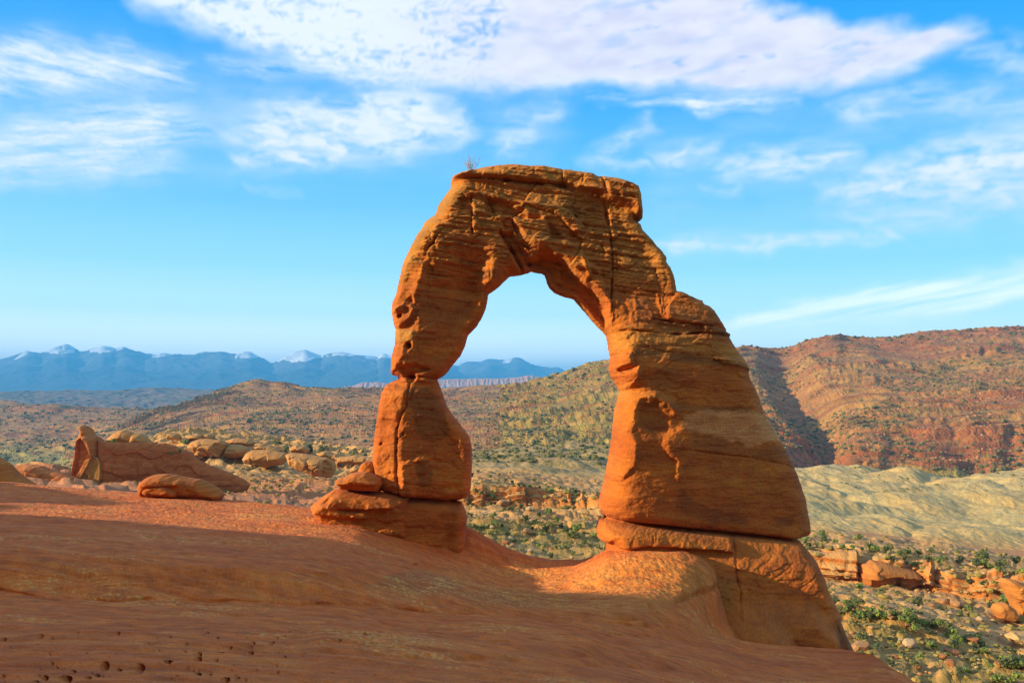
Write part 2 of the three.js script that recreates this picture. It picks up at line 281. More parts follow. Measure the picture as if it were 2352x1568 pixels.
const dome = (d, R, T0, p = 2) => T0 * Math.pow(Math.max(0, 1 - Math.pow(1 - clamp(d / R), p)), 1 / p);

// ---------------------------------------------------------------- land drawn through level lines: each level lists picture column, row and distance
function loft({ levels, x0, x1, cols, rows, relief, push, color, uvScale = 1, dens, sharp }) {
  const L = levels.map((s) => pairs(s));
  const at = (lv, x, c) => {                                      // smooth through the points of a level
    const p = L[lv]; if (x <= p[0][0]) return p[0][c]; if (x >= p[p.length - 1][0]) return p[p.length - 1][c];
    let i = 1; while (p[i][0] < x) i++;
    const a = p[i - 1], b = p[i], z = p[i - 2] ?? a, y = p[i + 1] ?? b, h = b[0] - a[0], t = (x - a[0]) / h;
    const s = (b[c] - a[c]) / h, s0 = a === z ? s : (a[c] - z[c]) / (a[0] - z[0]), s1 = y === b ? s : (y[c] - b[c]) / (y[0] - b[0]);
    if (sharp) return mix(a[c], b[c], t);
    const lim = (u, v) => u * v <= 0 ? 0 : 2 * u * v / (u + v), m0 = lim(s0, s), m1 = lim(s, s1);
    return a[c] * (1 + 2 * t) * (1 - t) ** 2 + h * m0 * t * (1 - t) ** 2 + b[c] * t * t * (3 - 2 * t) + h * m1 * t * t * (t - 1);
  };
  const nL = L.length, tot = rows.reduce((a, b) => a + b, 0), nv = tot + 1, nu = cols + 1;
  const pos = new Float32Array(nu * nv * 3), info = new Float32Array(nu * nv * 3), nor = new Float32Array(nu * nv * 3);
  const vs = []; for (let k = 0; k < rows.length; k++) for (let q = 0; q < rows[k]; q++) vs.push(k + q / rows[k]); vs.push(nL - 1);
  const herm = (arr, v) => { const k = Math.min(nL - 2, Math.floor(v)), t = v - k, s = arr[k + 1] - arr[k], s0 = k ? arr[k] - arr[k - 1] : s, s1 = k + 2 < nL ? arr[k + 2] - arr[k + 1] : s; const lim = (u, w) => u * w <= 0 ? 0 : 2 * u * w / (u + w), m0 = lim(s0, s), m1 = lim(s, s1); return arr[k] * (1 + 2 * t) * (1 - t) ** 2 + m0 * t * (1 - t) ** 2 + arr[k + 1] * t * t * (3 - 2 * t) + m1 * t * t * (t - 1); };
  for (let i = 0; i < nu; i++) {
    const s = i / cols, px = dens ? dens(s) : mix(x0, x1, s);
    const rw = L.map((_, k) => at(k, px, 1)), ld = L.map((_, k) => Math.log(at(k, px, 2)));
    const ys = L.map((_, k) => (HY - rw[k]) / F * Math.exp(ld[k]));
    for (let j = 0; j < nv; j++) { const D = Math.exp(herm(ld, vs[j])), Y = herm(ys, vs[j]), o = (j * nu + i) * 3; pos[o] = (px - CX) / F * D; pos[o + 1] = Y; pos[o + 2] = -D; info[o] = px; info[o + 1] = HY - F * Y / D; info[o + 2] = vs[j]; }
  }
  const norms = (p, n) => { for (let j = 0; j < nv; j++) for (let i = 0; i < nu; i++) { const a = (j * nu + Math.max(0, i - 1)) * 3, b = (j * nu + Math.min(nu - 1, i + 1)) * 3, c = (Math.max(0, j - 1) * nu + i) * 3, d = (Math.min(nv - 1, j + 1) * nu + i) * 3; const ux = p[b] - p[a], uy = p[b + 1] - p[a + 1], uz = p[b + 2] - p[a + 2], vx = p[d] - p[c], vy = p[d + 1] - p[c + 1], vz = p[d + 2] - p[c + 2]; let nx = uy * vz - uz * vy, ny = uz * vx - ux * vz, nz = ux * vy - uy * vx; const l = Math.hypot(nx, ny, nz) || 1; const o = (j * nu + i) * 3; n[o] = nx / l; n[o + 1] = ny / l; n[o + 2] = nz / l; } };
  norms(pos, nor);
  const col = new Float32Array(nu * nv * 3), uv = new Float32Array(nu * nv * 2), out = new Float32Array(pos);
  for (let k = 0; k < nu * nv; k++) {
    const o = k * 3, r = relief ? relief(pos[o], pos[o + 1], pos[o + 2], info[o], info[o + 1], info[o + 2], nor[o + 1]) : 0;
    out[o] += nor[o] * r; out[o + 1] += nor[o + 1] * r; out[o + 2] += nor[o + 2] * r;
    if (push) { const q = push(info[o], info[o + 1], -pos[o + 2]); if (q > 0) { out[o] += 0.12 * q; out[o + 1] -= 0.42 * q; out[o + 2] -= 0.9 * q; } }
  }
  norms(out, nor);
  for (let k = 0; k < nu * nv; k++) { const o = k * 3; const c = color(out[o], out[o + 1], out[o + 2], info[o], info[o + 1], info[o + 2], nor[o + 1]); col[o] = c[0]; col[o + 1] = c[1]; col[o + 2] = c[2]; uv[k * 2] = (out[o] + 0.31 * out[o + 1]) / uvScale; uv[k * 2 + 1] = (out[o + 2] + 1.1 * out[o + 1]) / uvScale; }
  const ix = new Uint32Array(cols * tot * 6); let w = 0;
  for (let j = 0; j < tot; j++) for (let i = 0; i < cols; i++) { const a = j * nu + i, b = a + 1, c = a + nu, d = c + 1; ix[w++] = a; ix[w++] = b; ix[w++] = c; ix[w++] = b; ix[w++] = d; ix[w++] = c; }
  const g = new THREE.BufferGeometry();
  g.setAttribute('position', new THREE.BufferAttribute(out, 3)); g.setAttribute('normal', new THREE.BufferAttribute(nor, 3)); g.setAttribute('color', new THREE.BufferAttribute(col, 3)); g.setAttribute('uv', new THREE.BufferAttribute(uv, 2)); g.setIndex(new THREE.BufferAttribute(ix, 1));
  const us = []; for (let i = 0; i < nu; i++) us.push(info[i * 3]);
  // the nearest place where the sight line through a picture point meets this land
  const find = (px, py) => { let i = 0; while (i < nu - 2 && us[i + 1] < px) i++; for (let j = 1; j < nv; j++) { const o = (j * nu + i) * 3, q = HY - F * out[o + 1] / -out[o + 2]; if (q <= py) return new THREE.Vector3(out[o], out[o + 1], out[o + 2]); } return null; };
  return { g, find, out, info, nu, nv };
}

// ---------------------------------------------------------------- the setting: plain, mountains, mesas, hills, canyon, slickrock
const RED = [0.47, 0.155, 0.045], PALE = [0.50, 0.29, 0.13];
// the desert plain under everything, out to the horizon
{
  const g = new THREE.CircleGeometry(34000, 96); g.rotateX(-Math.PI / 2); g.translate(0, -420, 0);
  const n = g.attributes.position.count, c = new Float32Array(n * 3); for (let i = 0; i < n; i++) c.set([0.16, 0.12, 0.07], i * 3);
  g.setAttribute('color', new THREE.BufferAttribute(c, 3));
  structure('desert_plain', g, M.far, 'flat scrub desert reaching to the foot of the snowy mountains');
}
// snowy mountains
function mountains(sky, x0, x1, cols, D, base, label, snowAt, name) {
  const low = (d, dy) => pairs(sky).map(([x, y]) => `${x},${mix(y, base, dy)},${D * d}`).join(' ');
  const s = loft({
    levels: [low(0.62, 1.12), low(0.70, 1.0), low(0.82, 0.72), low(0.93, 0.30), low(1, 0), low(1.05, 0.25), low(1.25, 1.3)], x0, x1, cols, rows: [4, 18, 34, 60, 12, 6], uvScale: 1, sharp: true,
    relief: (x, y, z, px, py, v) => { const k = sm(0.8, 2.2, v) * sm(5, 4.05, v); return k * (150 * ridge(x / 1500, z / 1900, 3, 5) + 60 * fbm(x / 420, z / 500, 5, 4)) * (v > 3.6 ? 1 - 0.75 * sm(3.6, 4, v) : 1); },
    color: (x, y, z, px, py, v, ny) => {
      const f = fbm(x / 500, z / 500, 8, 4), hi = sm(2.2, 3.4, v + 0.5 * f);
      let c = mixc([0.07, 0.09, 0.10], [0.17, 0.17, 0.18], hi);
      let k = 0; for (const [sx, w, lo, st] of snowAt) k = Math.max(k, st * sm(w, w * 0.55, Math.abs(px - sx + 0.6 * (py - 812))) * sm(lo, lo - 8, py));
      const n = ridge((px + 0.9 * py) / 15 + 0.5 * f, (py - 0.3 * px) / 30, 7, 3) * 0.6 + 0.45 * fbm(px / 7, py / 6, 11, 3);
      if (k > 0) c = mixc(c, [0.95, 0.95, 0.95], sm(0.82, 0.9, n + k));
      return c;
    },
  });
  structure(name, s.g, M.far, label);
}
mountains('-900,850 -600,815 -350,835 -150,815 0,826 60,805 94,814 124,803 152,798 180,812 196,812 236,798 264,805 284,801 332,820 360,820 372,815 400,816 476,818 508,812 540,820 572,815 620,838 632,838 700,805 736,820 792,812 836,820 868,826 880,815 900,822 960,818 1010,838 1060,870 1200,890 1340,900 2900,903', -300, 1300, 620, 20000, 905, 'long blue mountain range with snow on its peaks, left of the arch',
  [[55, 16, 836, 0.62], [124, 30, 824, 0.75], [152, 22, 826, 0.6], [238, 34, 824, 0.85], [264, 22, 818, 0.7], [290, 18, 812, 0.6], [374, 20, 834, 0.8], [400, 22, 830, 0.6], [478, 20, 826, 0.4], [575, 34, 838, 0.72], [692, 50, 842, 1.0], [730, 40, 838, 0.6], [795, 40, 834, 0.8], [868, 30, 840, 0.95], [905, 40, 838, 0.8], [960, 40, 838, 0.7]], 'mountain_range');
mountains('-900,930 900,930 960,880 1010,850 1037,842 1050,850 1073,838 1103,834 1123,826 1145,830 1162,832 1189,828 1225,841 1262,849 1280,849 1308,861 1318,857 1340,852 1400,868 1520,888 1700,900 2900,900', 880, 1750, 300, 24000, 905, 'pale blue mountain seen through the arch opening, two snow streaks on top',
  [[1100, 16, 840, 0.62], [1180, 14, 846, 0.85], [1123, 12, 832, 0.55]], 'mountain_range');
// pink cliffs under the mountains
{
  const top = pl.bind(null, pairs('780,892 815,886 830,879 870,878 905,884 960,878 1005,872 1060,871 1100,870 1150,870 1195,866 1215,862 1238,866 1256,874 1262,884 1300,888'));
  const xs = []; for (let x = 780; x <= 1310; x += 10) xs.push(x);
  const lv = (f) => xs.map((x) => f(x)).map((q) => q.join(',')).join(' ');
  const s = loft({
    levels: [lv((x) => [x, 915, 8200]), lv((x) => [x, 893, 8900]), lv((x) => [x, mix(top(x), 893, 0.35), 8980]), lv((x) => [x, top(x), 9010]), lv((x) => [x, top(x) + 0.5, 9400]), lv((x) => [x, 930, 10500])], x0: 780, x1: 1310, cols: 420, rows: [6, 12, 22, 4, 4],
    relief: (x, y, z, px, py, v) => sm(0.9, 1.4, v) * sm(3.6, 2.9, v) * (16 * ridge(x / 60, y / 300, 3, 4) + 7 * noise(x / 15, y / 60, 2)) * (v > 2.6 ? 0.4 : 1),
    color: (x, y, z, px, py, v) => { const n = fbm(x / 30, y / 120, 6, 3); return v < 1.15 + 0.3 * n ? mixc([0.13, 0.11, 0.06], [0.30, 0.15, 0.09], 0.5 + n) : mixc([0.55, 0.26, 0.15], [0.62, 0.36, 0.23], clamp(0.5 + 1.4 * n)); },
  });
  structure('pink_cliffs', s.g, M.far, 'row of far pink fluted cliffs at the foot of the mountains, seen beside the arch');
}
const scrubGreen = [0.085, 0.105, 0.035];
// far mesa on the left
{
  const s = loft({
    levels: ['-900,975,4200 1000,975,4200', '-900,938,4700 0,938,4700 330,934,4700 470,925,4700 620,920,4700 1000,915,4700', '-900,918,5600 0,915,5600 200,913,5600 330,908,5600 470,906,5600 1000,906,5600', '-900,906,6200 0,905,6200 150,903,6200 240,902,6200 330,897,6200 355,896,6200 420,899,6200 500,902,6200 620,906,6200 1000,909,6200', '-900,930,7200 1000,930,7200'],
    x0: -900, x1: 1000, cols: 560, rows: [8, 34, 40, 4],
    relief: (x, y, z, px, py, v) => sm(0.2, 1, v) * sm(3.5, 3, v) * (26 * ridge(x / 260, z / 300, 3, 4) + 14 * fbm(x / 60, z / 60, 6, 3)),
    color: (x, y, z, px, py, v) => { const n = fbm(x / 160, z / 110, 4, 4), m = fbm(x / 40, z / 40, 9, 3); let c = mixc([0.10, 0.11, 0.07], [0.33, 0.15, 0.08], clamp(0.25 + 1.1 * n + 0.5 * m)); return mixc(c, [0.42, 0.26, 0.15], sm(0.25, 0.5, m + 0.4 * n) * 0.7); },
  });
  structure('far_mesa', s.g, M.far, 'low bluish far mesa below the mountains at the left edge');
}
const hillRelief = (k, big_) => (x, y, z, px, py, v) => {
  const a = fbm(x / 150, z / 150, 2, 3);
  const terr = v * 9 + 1.4 * a + 0.25 * noise(px / 60, v * 3, 8), fr = terr - Math.floor(terr);
  const ledge = (sm(0, 0.22, fr) - fr) * sm(-0.25, 0.25, noise(x / 130, Math.floor(terr) * 3.1, z / 130));
  return k * (big_ * ridge(x / 300, z / 380, 5, 4) + 8 * ledge + 1.9 * fbm(x / 26, y / 20, z / 26, 3) + 0.4 * noise(x / 7, y / 5, z / 7)) - 9 * k;
};
const hillColour = (opt) => (x, y, z, px, py, v, ny) => {
  const n = fbm(x / 120, y / 30, z / 120, 4), m = fbm(x / 18, y / 7, z / 18, 4), q = noise(x / 5, y / 4, z / 5);
  let c = mixc([0.47, 0.17, 0.065], [0.58, 0.28, 0.10], clamp(0.5 + 1.3 * n));
  c = mixc(c, [0.34, 0.275, 0.07], clamp(opt.olive(px, py, v) + 0.9 * m));
  c = mixc(c, [0.62, 0.26, 0.12], sm(0.12, 0.4, q + m) * 0.7);
  const red = opt.red ? opt.red(px, py, v) : 0;
  if (red > 0) c = mixc(c, [0.46, 0.105, 0.035], clamp(red + 0.5 * n * sm(0, 0.3, red)));
  const band = noise(px / 420, v * 26 + 0.5 * n, 3) + 0.5 * noise(px / 160, v * 60 + n, 5); c = mixc(c, [0.42, 0.12, 0.045], 0.75 * sm(0.08, 0.35, band)); c = mixc(c, [0.62, 0.34, 0.15], 0.4 * sm(0.15, 0.45, -band));
  c = mixc(c, scrubGreen, sm(0.10, 0.42, -q + 0.5 * m - 0.1) * (opt.green ?? 0.55));
  return c;
};
// lowland hills on the left, the rounded hill behind the left pillar, the long red ridge on the right
const hillLow = loft({
  levels: ['-900,1170,1150 700,1170,1150', '-900,1110,1350 0,1105,1350 200,1090,1350 420,1075,1350 700,1065,1350', '-900,1045,1650 0,1035,1650 150,1022,1650 250,1002,1600 330,1000,1600 500,1000,1600 700,1000,1600', '-900,980,2250 0,972,2250 200,968,2250 300,965,2250 500,975,2250 700,980,2250', '-900,925,2900 0,925,2900 90,928,2900 200,933,2900 300,937,2900 400,945,2900 700,960,2900', '-900,990,3600 700,990,3600'],
  x0: -900, x1: 700, cols: 520, rows: [4, 36, 44, 48, 4], relief: hillRelief(1, 20),
  color: (x, y, z, px, py, v, ny) => { const c = hillColour({ olive: (a, b) => 0.35 + 0.3 * sm(980, 1060, b), green: 0.6 })(x, y, z, px, py, v, ny); return mixc(c, [0.46, 0.38, 0.14], 0.75 * sm(1015, 1060, py + 16 * fbm(px / 60, py / 20, 3, 3))); },
});
structure('hills', hillLow.g, M.hill, 'low rolling scrub hills with grey-green gullies at the left edge');
const hillLeft = loft({
  levels: ['150,1140,1200 1500,1140,1200', '150,1095,1350 280,1085,1350 420,1072,1350 870,1070,1350 1000,1085,1350 1250,1060,1350 1500,1070,1350', '150,1050,1500 290,1020,1500 420,1000,1550 600,985,1550 870,985,1550 1000,990,1550 1250,985,1550 1500,1000,1550', '150,1020,1700 300,985,1700 380,955,1750 480,930,1850 600,920,1900 760,920,1900 870,920,1900 1000,925,1950 1250,915,1950 1500,915,1950', '150,1010,1800 270,985,1800 350,948,1900 430,920,2000 470,905,2100 530,892,2200 565,879,2250 590,875,2250 620,880,2250 645,877,2250 700,888,2250 740,893,2250 870,894,2300 1000,893,2400 1080,890,2400 1180,888,2400 1260,880,2300 1500,880,2300', '150,1040,2300 1500,960,3000'],
  x0: 150, x1: 1500, cols: 560, rows: [4, 40, 60, 60, 5], relief: hillRelief(0.9, 16),
  color: hillColour({ olive: (px, py, v) => 0.12 + 0.35 * sm(3.3, 4, v) + 0.45 * sm(1000, 1150, px) + 0.25 * sm(1010, 1060, py), green: 0.6 }),
});
structure('hills', hillLeft.g, M.hill, 'broad rounded scrub hill behind the left pillar of the arch');
const gullies = [[new Line('1800,850 1840,905 1880,950 1900,1000 1895,1040 1870,1065 1850,1075'), 84, 30], [new Line('2050,1010 2040,1060 2100,1105'), 34, 4], [new Line('2190,985 2200,1040 2260,1090'), 40, 5], [new Line('2330,1000 2320,1050 2340,1090'), 34, 5], [new Line('1500,960 1470,1000 1400,1060'), 30, 6]];
const hr0 = hillRelief(1, 18), hr = (...a) => hr0(...a) - 5;
const hillRight = loft({
  levels: ['1150,1190,880 3200,1190,880', '1150,1065,1000 1300,1050,1000 1400,1050,1000 1700,1085,1000 1850,1095,1000 2000,1090,1000 2120,1105,1000 2352,1100,1000 3200,1100,1000', '1150,990,1170 1300,965,1170 1400,950,1170 1700,965,1170 1850,975,1170 2100,975,1170 2352,965,1170 3200,950,1170', '1150,920,1430 1300,890,1430 1400,872,1430 1700,870,1430 1850,860,1430 2100,862,1430 2352,848,1430 3200,830,1430', '1150,893,1650 1220,885,1650 1262,872,1650 1300,860,1650 1340,846,1650 1400,832,1650 1500,818,1750 1700,801,1800 1800,796,1850 1850,786,1850 1893,775,1850 1915,773,1850 1950,777,1900 2010,778,1900 2100,772,1900 2200,766,1900 2280,759,1900 2352,760,1900 2700,745,1900 3200,735,1900', '1150,1000,2400 3200,880,2600'],
  x0: 1150, x1: 3200, cols: 760, rows: [4, 64, 72, 56, 5],
  relief: (x, y, z, px, py, v) => { let r = hr(x, y, z, px, py, v); { const t = v * 7 + 0.25 * noise(px / 120, v, 31) + 0.12 * noise(px / 30, v * 2, 33), fr = t - Math.floor(t), on = sm(-0.1, 0.25, noise(px / 260, Math.floor(t) * 1.7, 35)); r += on * 9 * (sm(0, 0.09, fr) - fr) * (0.7 + 0.6 * noise(px / 14, Math.floor(t), 37)); } for (const [l, w, d] of gullies) if (l.near(px, py, w)) { const q = l.d(px + 14 * noise(px / 40, py / 40, 4), py); r -= d * Math.pow(sm(w, 0, q), 1.3); } const low = sm(2.6, 1.2, v) * sm(0.9, 1.3, v); r += low * 4.5 * ridge(px / 75 + 0.4 * noise(px / 90, v * 2, 1), v * 0.7, 2, 3); return r; },
  color: (x, y, z, px, py, v, ny) => { const edge = 20 * fbm(px / 70, py / 40, 12, 3); const c = hillColour({ olive: (a, b) => 0.10 + 0.75 * sm(1780, 1500, a) + 0.25 * sm(790, 830, b) * sm(870, 830, b) + 0.3 * sm(900, 990, b) * sm(1750, 1950, a), red: (a, b) => 0.62 * sm(930, 1020, b + 2.2 * edge) * sm(1700, 1800, a) + 0.45 * sm(840, 790, b + edge), green: 0.55 })(x, y, z, px, py, v, ny); return mixc(c, [0.56, 0.44, 0.16], sm(1072, 1092, py + edge) * 0.9 + 0.35 * sm(1780, 1500, px) * sm(930, 1030, py + edge)); },
});
structure('hills', hillRight.g, M.hill, 'long red ridge with rock bands and a shadowed gully behind the right pillar');
// yellow-green badlands below the ridge
const badlands = loft({
  levels: ['1000,1150,360 1400,1160,360 1800,1290,360 2352,1340,360 3200,1350,360', '1000,1092,440 1250,1100,440 1400,1108,440 1700,1200,430 1850,1232,420 2000,1252,420 2150,1268,420 2352,1285,420 3200,1290,420', '1000,1080,540 1250,1078,540 1400,1082,540 1700,1150,540 1850,1175,540 2100,1190,540 2352,1195,540 3200,1190,540', '1000,1070,680 1250,1055,660 1400,1055,660 1700,1105,680 1850,1118,680 2100,1130,680 2352,1120,680 3200,1120,680', '1000,1062,800 1250,1035,760 1400,1038,760 1700,1075,800 1850,1092,800 1900,1080,800 1980,1092,800 2090,1085,800 2170,1112,800 2250,1100,800 2352,1090,800 3200,1090,800', '1000,1120,900 3200,1180,900'],
  x0: 1000, x1: 3000, cols: 620, rows: [6, 40, 40, 40, 5],
  relief: (x, y, z, px, py, v) => { const k = sm(0.7, 1.6, v) * sm(5, 4.1, v), n = noise(x / 60, z / 60, 2); return k * (10 * Math.abs(noise(x / 58 + 0.4 * n, z / 80, 6)) + 3.2 * Math.abs(noise(x / 25 + n, z / 40 + 0.4 * n, 3)) + 3.4 * ridge(x / 70 + 0.5 * n, z / 90, 8, 2) + 0.9 * ridge(x / 9, z / 26, 4, 2)) + 0.25 * noise(x / 3, z / 3, 9); },
  color: (x, y, z, px, py, v, ny) => { const n = fbm(x / 50, z / 40, 3, 4), m = fbm(x / 9, z / 9, 7, 3); let c = mixc([0.56, 0.475, 0.175], [0.66, 0.49, 0.165], clamp(0.5 + 1.6 * n)); c = mixc(c, [0.45, 0.41, 0.21], clamp(0.1 - 1.2 * n + 0.4 * m)); c = mixc(c, [0.72, 0.42, 0.11], 0.8 * sm(1.45, 1.05, v + 0.5 * n)); c = mixc(c, mixc([0.42, 0.30, 0.11], [0.30, 0.25, 0.07], clamp(0.5 + 2 * m)), 0.95 * sm(1600, 1450, px) * sm(0.9, 1.5, v + n)); return mixc(c, [0.20, 0.19, 0.07], sm(0.22, 0.45, m) * 0.5); },
});
structure('badlands', badlands.g, M.bad, 'smooth yellow-green badland mounds below the red ridge');

// canyon country between the arch and the badlands
const bands = [new Line('1075,1118 1150,1122 1250,1130 1330,1140 1400,1146')];
const canyon = loft({
  levels: [
    '-900,1900,66 3200,1950,62',
    '-900,1210,84 0,1210,84 160,1205,84 400,1200,84 700,1215,88 900,1260,98 1075,1320,112 1250,1330,114 1400,1330,112 1700,1480,88 1850,1610,74 2352,1640,70 3200,1660,68',
    '-900,1120,170 0,1116,170 100,1114,170 200,1118,172 400,1132,174 520,1140,176 600,1146,178 700,1156,178 850,1172,172 1000,1218,150 1075,1235,148 1250,1240,152 1400,1244,150 1700,1400,112 1850,1480,95 1950,1475,94 2200,1525,90 2352,1545,88 3200,1560,86',
    '-900,1090,225 0,1083,225 60,1072,222 110,1074,220 170,1088,220 240,1108,220 400,1112,222 520,1110,226 600,1108,228 750,1114,230 850,1136,222 1000,1186,190 1075,1193,188 1250,1191,192 1400,1206,186 1700,1330,140 1850,1388,120 1950,1392,118 2200,1440,112 2352,1475,110 3200,1490,110',
    '-900,1125,250 0,1125,250 170,1128,255 300,1085,270 400,1060,276 520,1064,280 600,1068,284 750,1078,286 870,1092,270 1000,1166,225 1090,1171,222 1250,1169,224 1330,1172,222 1400,1172,216 1700,1300,170 1850,1332,150 1950,1337,148 2100,1352,146 2200,1372,142 2352,1398,138 3200,1410,138',
    '-900,1170,280 0,1170,280 170,1160,290 300,1050,305 400,1016,315 520,1022,325 600,1032,330 750,1052,334 870,1068,310 1000,1131,238 1090,1128,228 1250,1140,230 1330,1152,228 1400,1158,222 1700,1268,172 1850,1278,152 1950,1290,149 2100,1312,147.5 2200,1330,144 2352,1350,142 3200,1360,142',
    '-900,1230,310 0,1230,310 170,1200,320 300,1032,345 400,1001,360 520,1008,372 600,1018,380 750,1036,390 870,1052,380 1000,1106,280 1090,1108,266 1250,1122,268 1330,1134,268 1400,1142,264 1700,1248,214 1850,1259,190 1950,1265,188 2100,1280,183 2200,1292,183 2352,1318,183 3200,1330,183',
    '-900,1300,380 0,1300,380 170,1280,390 300,1080,420 400,1060,430 520,1062,440 600,1062,450 750,1072,450 870,1080,440 1000,1091,370 1090,1087,350 1250,1098,352 1330,1106,352 1400,1113,350 1700,1222,290 1850,1233,270 1950,1241,265 2100,1253,260 2200,1263,260 2352,1288,260 3200,1300,260',
    '-900,1400,480 0,1400,480 300,1250,500 600,1150,520 870,1120,500 1000,1100,430 1250,1108,430 1400,1122,420 1700,1232,370 1850,1245,360 2352,1305,350 3200,1325,350'],
  x0: -500, x1: 3000, cols: 900, rows: [3, 16, 40, 34, 36, 44, 34, 34, 6], uvScale: 1,
  relief: (x, y, z, px, py, v) => {
    const k = sm(1, 1.5, v) * sm(8, 7, v), f = fbm(x / 26, z / 20, 2, 4);
    const t = v * 4.2 + 0.9 * f + 0.4 * noise(px / 90, v, 5), fr = t - Math.floor(t), ledge = (sm(0.0, 0.16, fr) - fr), ck = Math.abs(noise(x / 5, y / 3, z / 6)), blk = noise(x / 3.2, y / 1.8, z / 3.6);
    const cliff = sm(3.9, 4.3, v) * sm(5.2, 4.9, v) * sm(980, 1050, px);
    const knob = sm(3.2, 3.9, v) * sm(6.4, 5.9, v) * sm(330, 400, px) * sm(960, 880, px);
    return k * (0.9 * f + 1.7 * ledge * sm(-0.35, 0.15, noise(x / 40, z / 25, 6)) + 0.45 * sm(-0.05, 0.1, blk) - 0.4 * Math.exp(-ck * ck / 0.003) + 0.35 * fbm(x / 4, y / 2, z / 4, 3) + knob * (2.4 * ridge(x / 11, y / 5, z / 14, 3) + 1.2 * sm(0, 0.1, noise(x / 6, y / 3, z / 9))) + cliff * (2.2 * ((x / 6.5 + noise(x / 9, 3, 1)) % 1) + 1.0 * ridge(x / 7, y / 30, 3, 3) + 0.5 * noise(x / 1.8, y / 20, 4)));
  },
  color: (x, y, z, px, py, v, ny) => {
    const n = fbm(x / 30, z / 22, 3, 4), m = fbm(x / 5, z / 5, y / 3, 4), q = noise(x / 1.3, z / 1.6, y);
    let c = mixc([0.52, 0.26, 0.085], [0.64, 0.39, 0.15], clamp(0.5 + 1.5 * n));
    const left = sm(1000, 900, px);
    c = mixc(c, [0.60, 0.36, 0.12], left * 0.6 * sm(2.8, 3.6, v)); c = mixc(c, [0.56, 0.19, 0.07], left * sm(3.4, 2.6, v) * 0.75);
    const grass = clamp(0.85 * sm(3.3, 2.2, v) * (1 - left) + 0.9 * m + 0.25 * q - 0.12);
    c = mixc(c, [0.30, 0.225, 0.045], grass * sm(0.55, 0.85, ny));
    c = mixc(c, [0.66, 0.24, 0.05], sm(0.72, 0.45, ny) * (0.55 + 0.4 * m) * (1 - 0.6 * left));
    const cl = sm(4.0, 4.2, v) * sm(5.1, 4.9, v) * sm(980, 1050, px) * sm(0.75, 0.5, ny);
    if (cl > 0) { const st = noise(x / 1.1, y / 26, 7) + 0.6 * noise(x / 3.4, y / 30, 2); c = mixc(c, mixc([0.68, 0.25, 0.05], [0.20, 0.085, 0.04], sm(0.1, 0.45, st)), cl * 0.85); }
    c = mixc(c, [0.64, 0.46, 0.2], sm(0.2, 0.4, q + m) * 0.4 * (1 - left) * sm(2, 3, v));
    return c;
  },
});
structure('canyon_ground', canyon.g, M.canyon, 'dry canyon slopes of ledges, cliffs and pale rock beyond the arch');

// ---------------------------------------------------------------- the slickrock bowl in front
const ledges = [[new Line('-60,1338 20,1358 60,1366 200,1374 350,1376 500,1377 600,1380 700,1385 800,1391 900,1397 1000,1406 1111,1414 1213,1425 1281,1434 1383,1441 1470,1446 1553,1449'), 0.13, 8], [new Line('690,1500 750,1499 830,1503 900,1509 1000,1513 1100,1517 1179,1522 1230,1526 1281,1528 1383,1526 1519,1535 1599,1540 1720,1550'), 0.11, 6], [new Line('941,1388 1050,1404 1150,1416 1260,1428 1380,1434 1540,1440'), 0.10, 5], [new Line('1043,1470 1110,1480 1179,1497 1230,1512 1300,1516 1400,1512'), 0.10, 6], [new Line('1280,1455 1400,1462 1560,1476 1650,1490'), 0.08, 4], [new Line('0,1266 100,1262 220,1268 330,1272'), 0.06, 4], [new Line('640,1270 700,1288 780,1296 870,1300'), 0.10, 7], [new Line('720,1240 830,1256 900,1262'), 0.06, 5], [new Line('520,1200 600,1206 700,1218'), 0.05, 5]];
const creases = [[new Line('985,1300 1030,1318 1077,1332 1130,1340 1179,1345 1264,1354 1320,1353 1366,1346'), 0.22, 13], [new Line('1100,1330 1180,1338'), 0.1, 8], [new Line('1320,1335 1400,1345 1470,1352 1560,1352'), 0.05, 3], [new Line('1490,1408 1520,1428 1558,1440'), 0.12, 4], [new Line('1555,1378 1600,1366 1650,1348 1662,1335'), 0.2, 5]];
const pits = pairs('380,1523 320,1534 237,1531 165,1539 100,1557 145,1561 272,1535 200,1554 222,1548 452,1516 452,1547 515,1566 542,1561 577,1480 575,1496 622,1477 457,1499 507,1495 495,1516 247,1511 795,1483 80,1564 952,1297 905,1468 985,1463 1010,1470 600,1482 210,1542').map(([x, y], i) => [x, y, [13, 10, 10, 7, 8, 16, 6, 7, 5, 8, 8, 9, 8, 7, 7, 6, 5, 5, 4, 4, 4, 6, 6, 3, 3, 3, 3, 3][i]]);
for (let i = 0; i < 130; i++) { const x = rr(-20, 900), y = rr(1450, 1568); pits.push([x, y, rr(1.6, 3.6)]); }
const crust = new Area('880,1330 930,1315 980,1310 1030,1322 1068,1345 1060,1362 1025,1378 960,1376 900,1366 850,1358'), crust2 = new Area('1040,1378 1090,1362 1180,1366 1260,1378 1330,1390 1300,1410 1200,1408 1100,1400');
const crust3 = new Area('1000,1300 1120,1290 1240,1305 1420,1290 1500,1275 1620,1290 1650,1340 1540,1390 1500,1430 1340,1425 1180,1400 1080,1345');
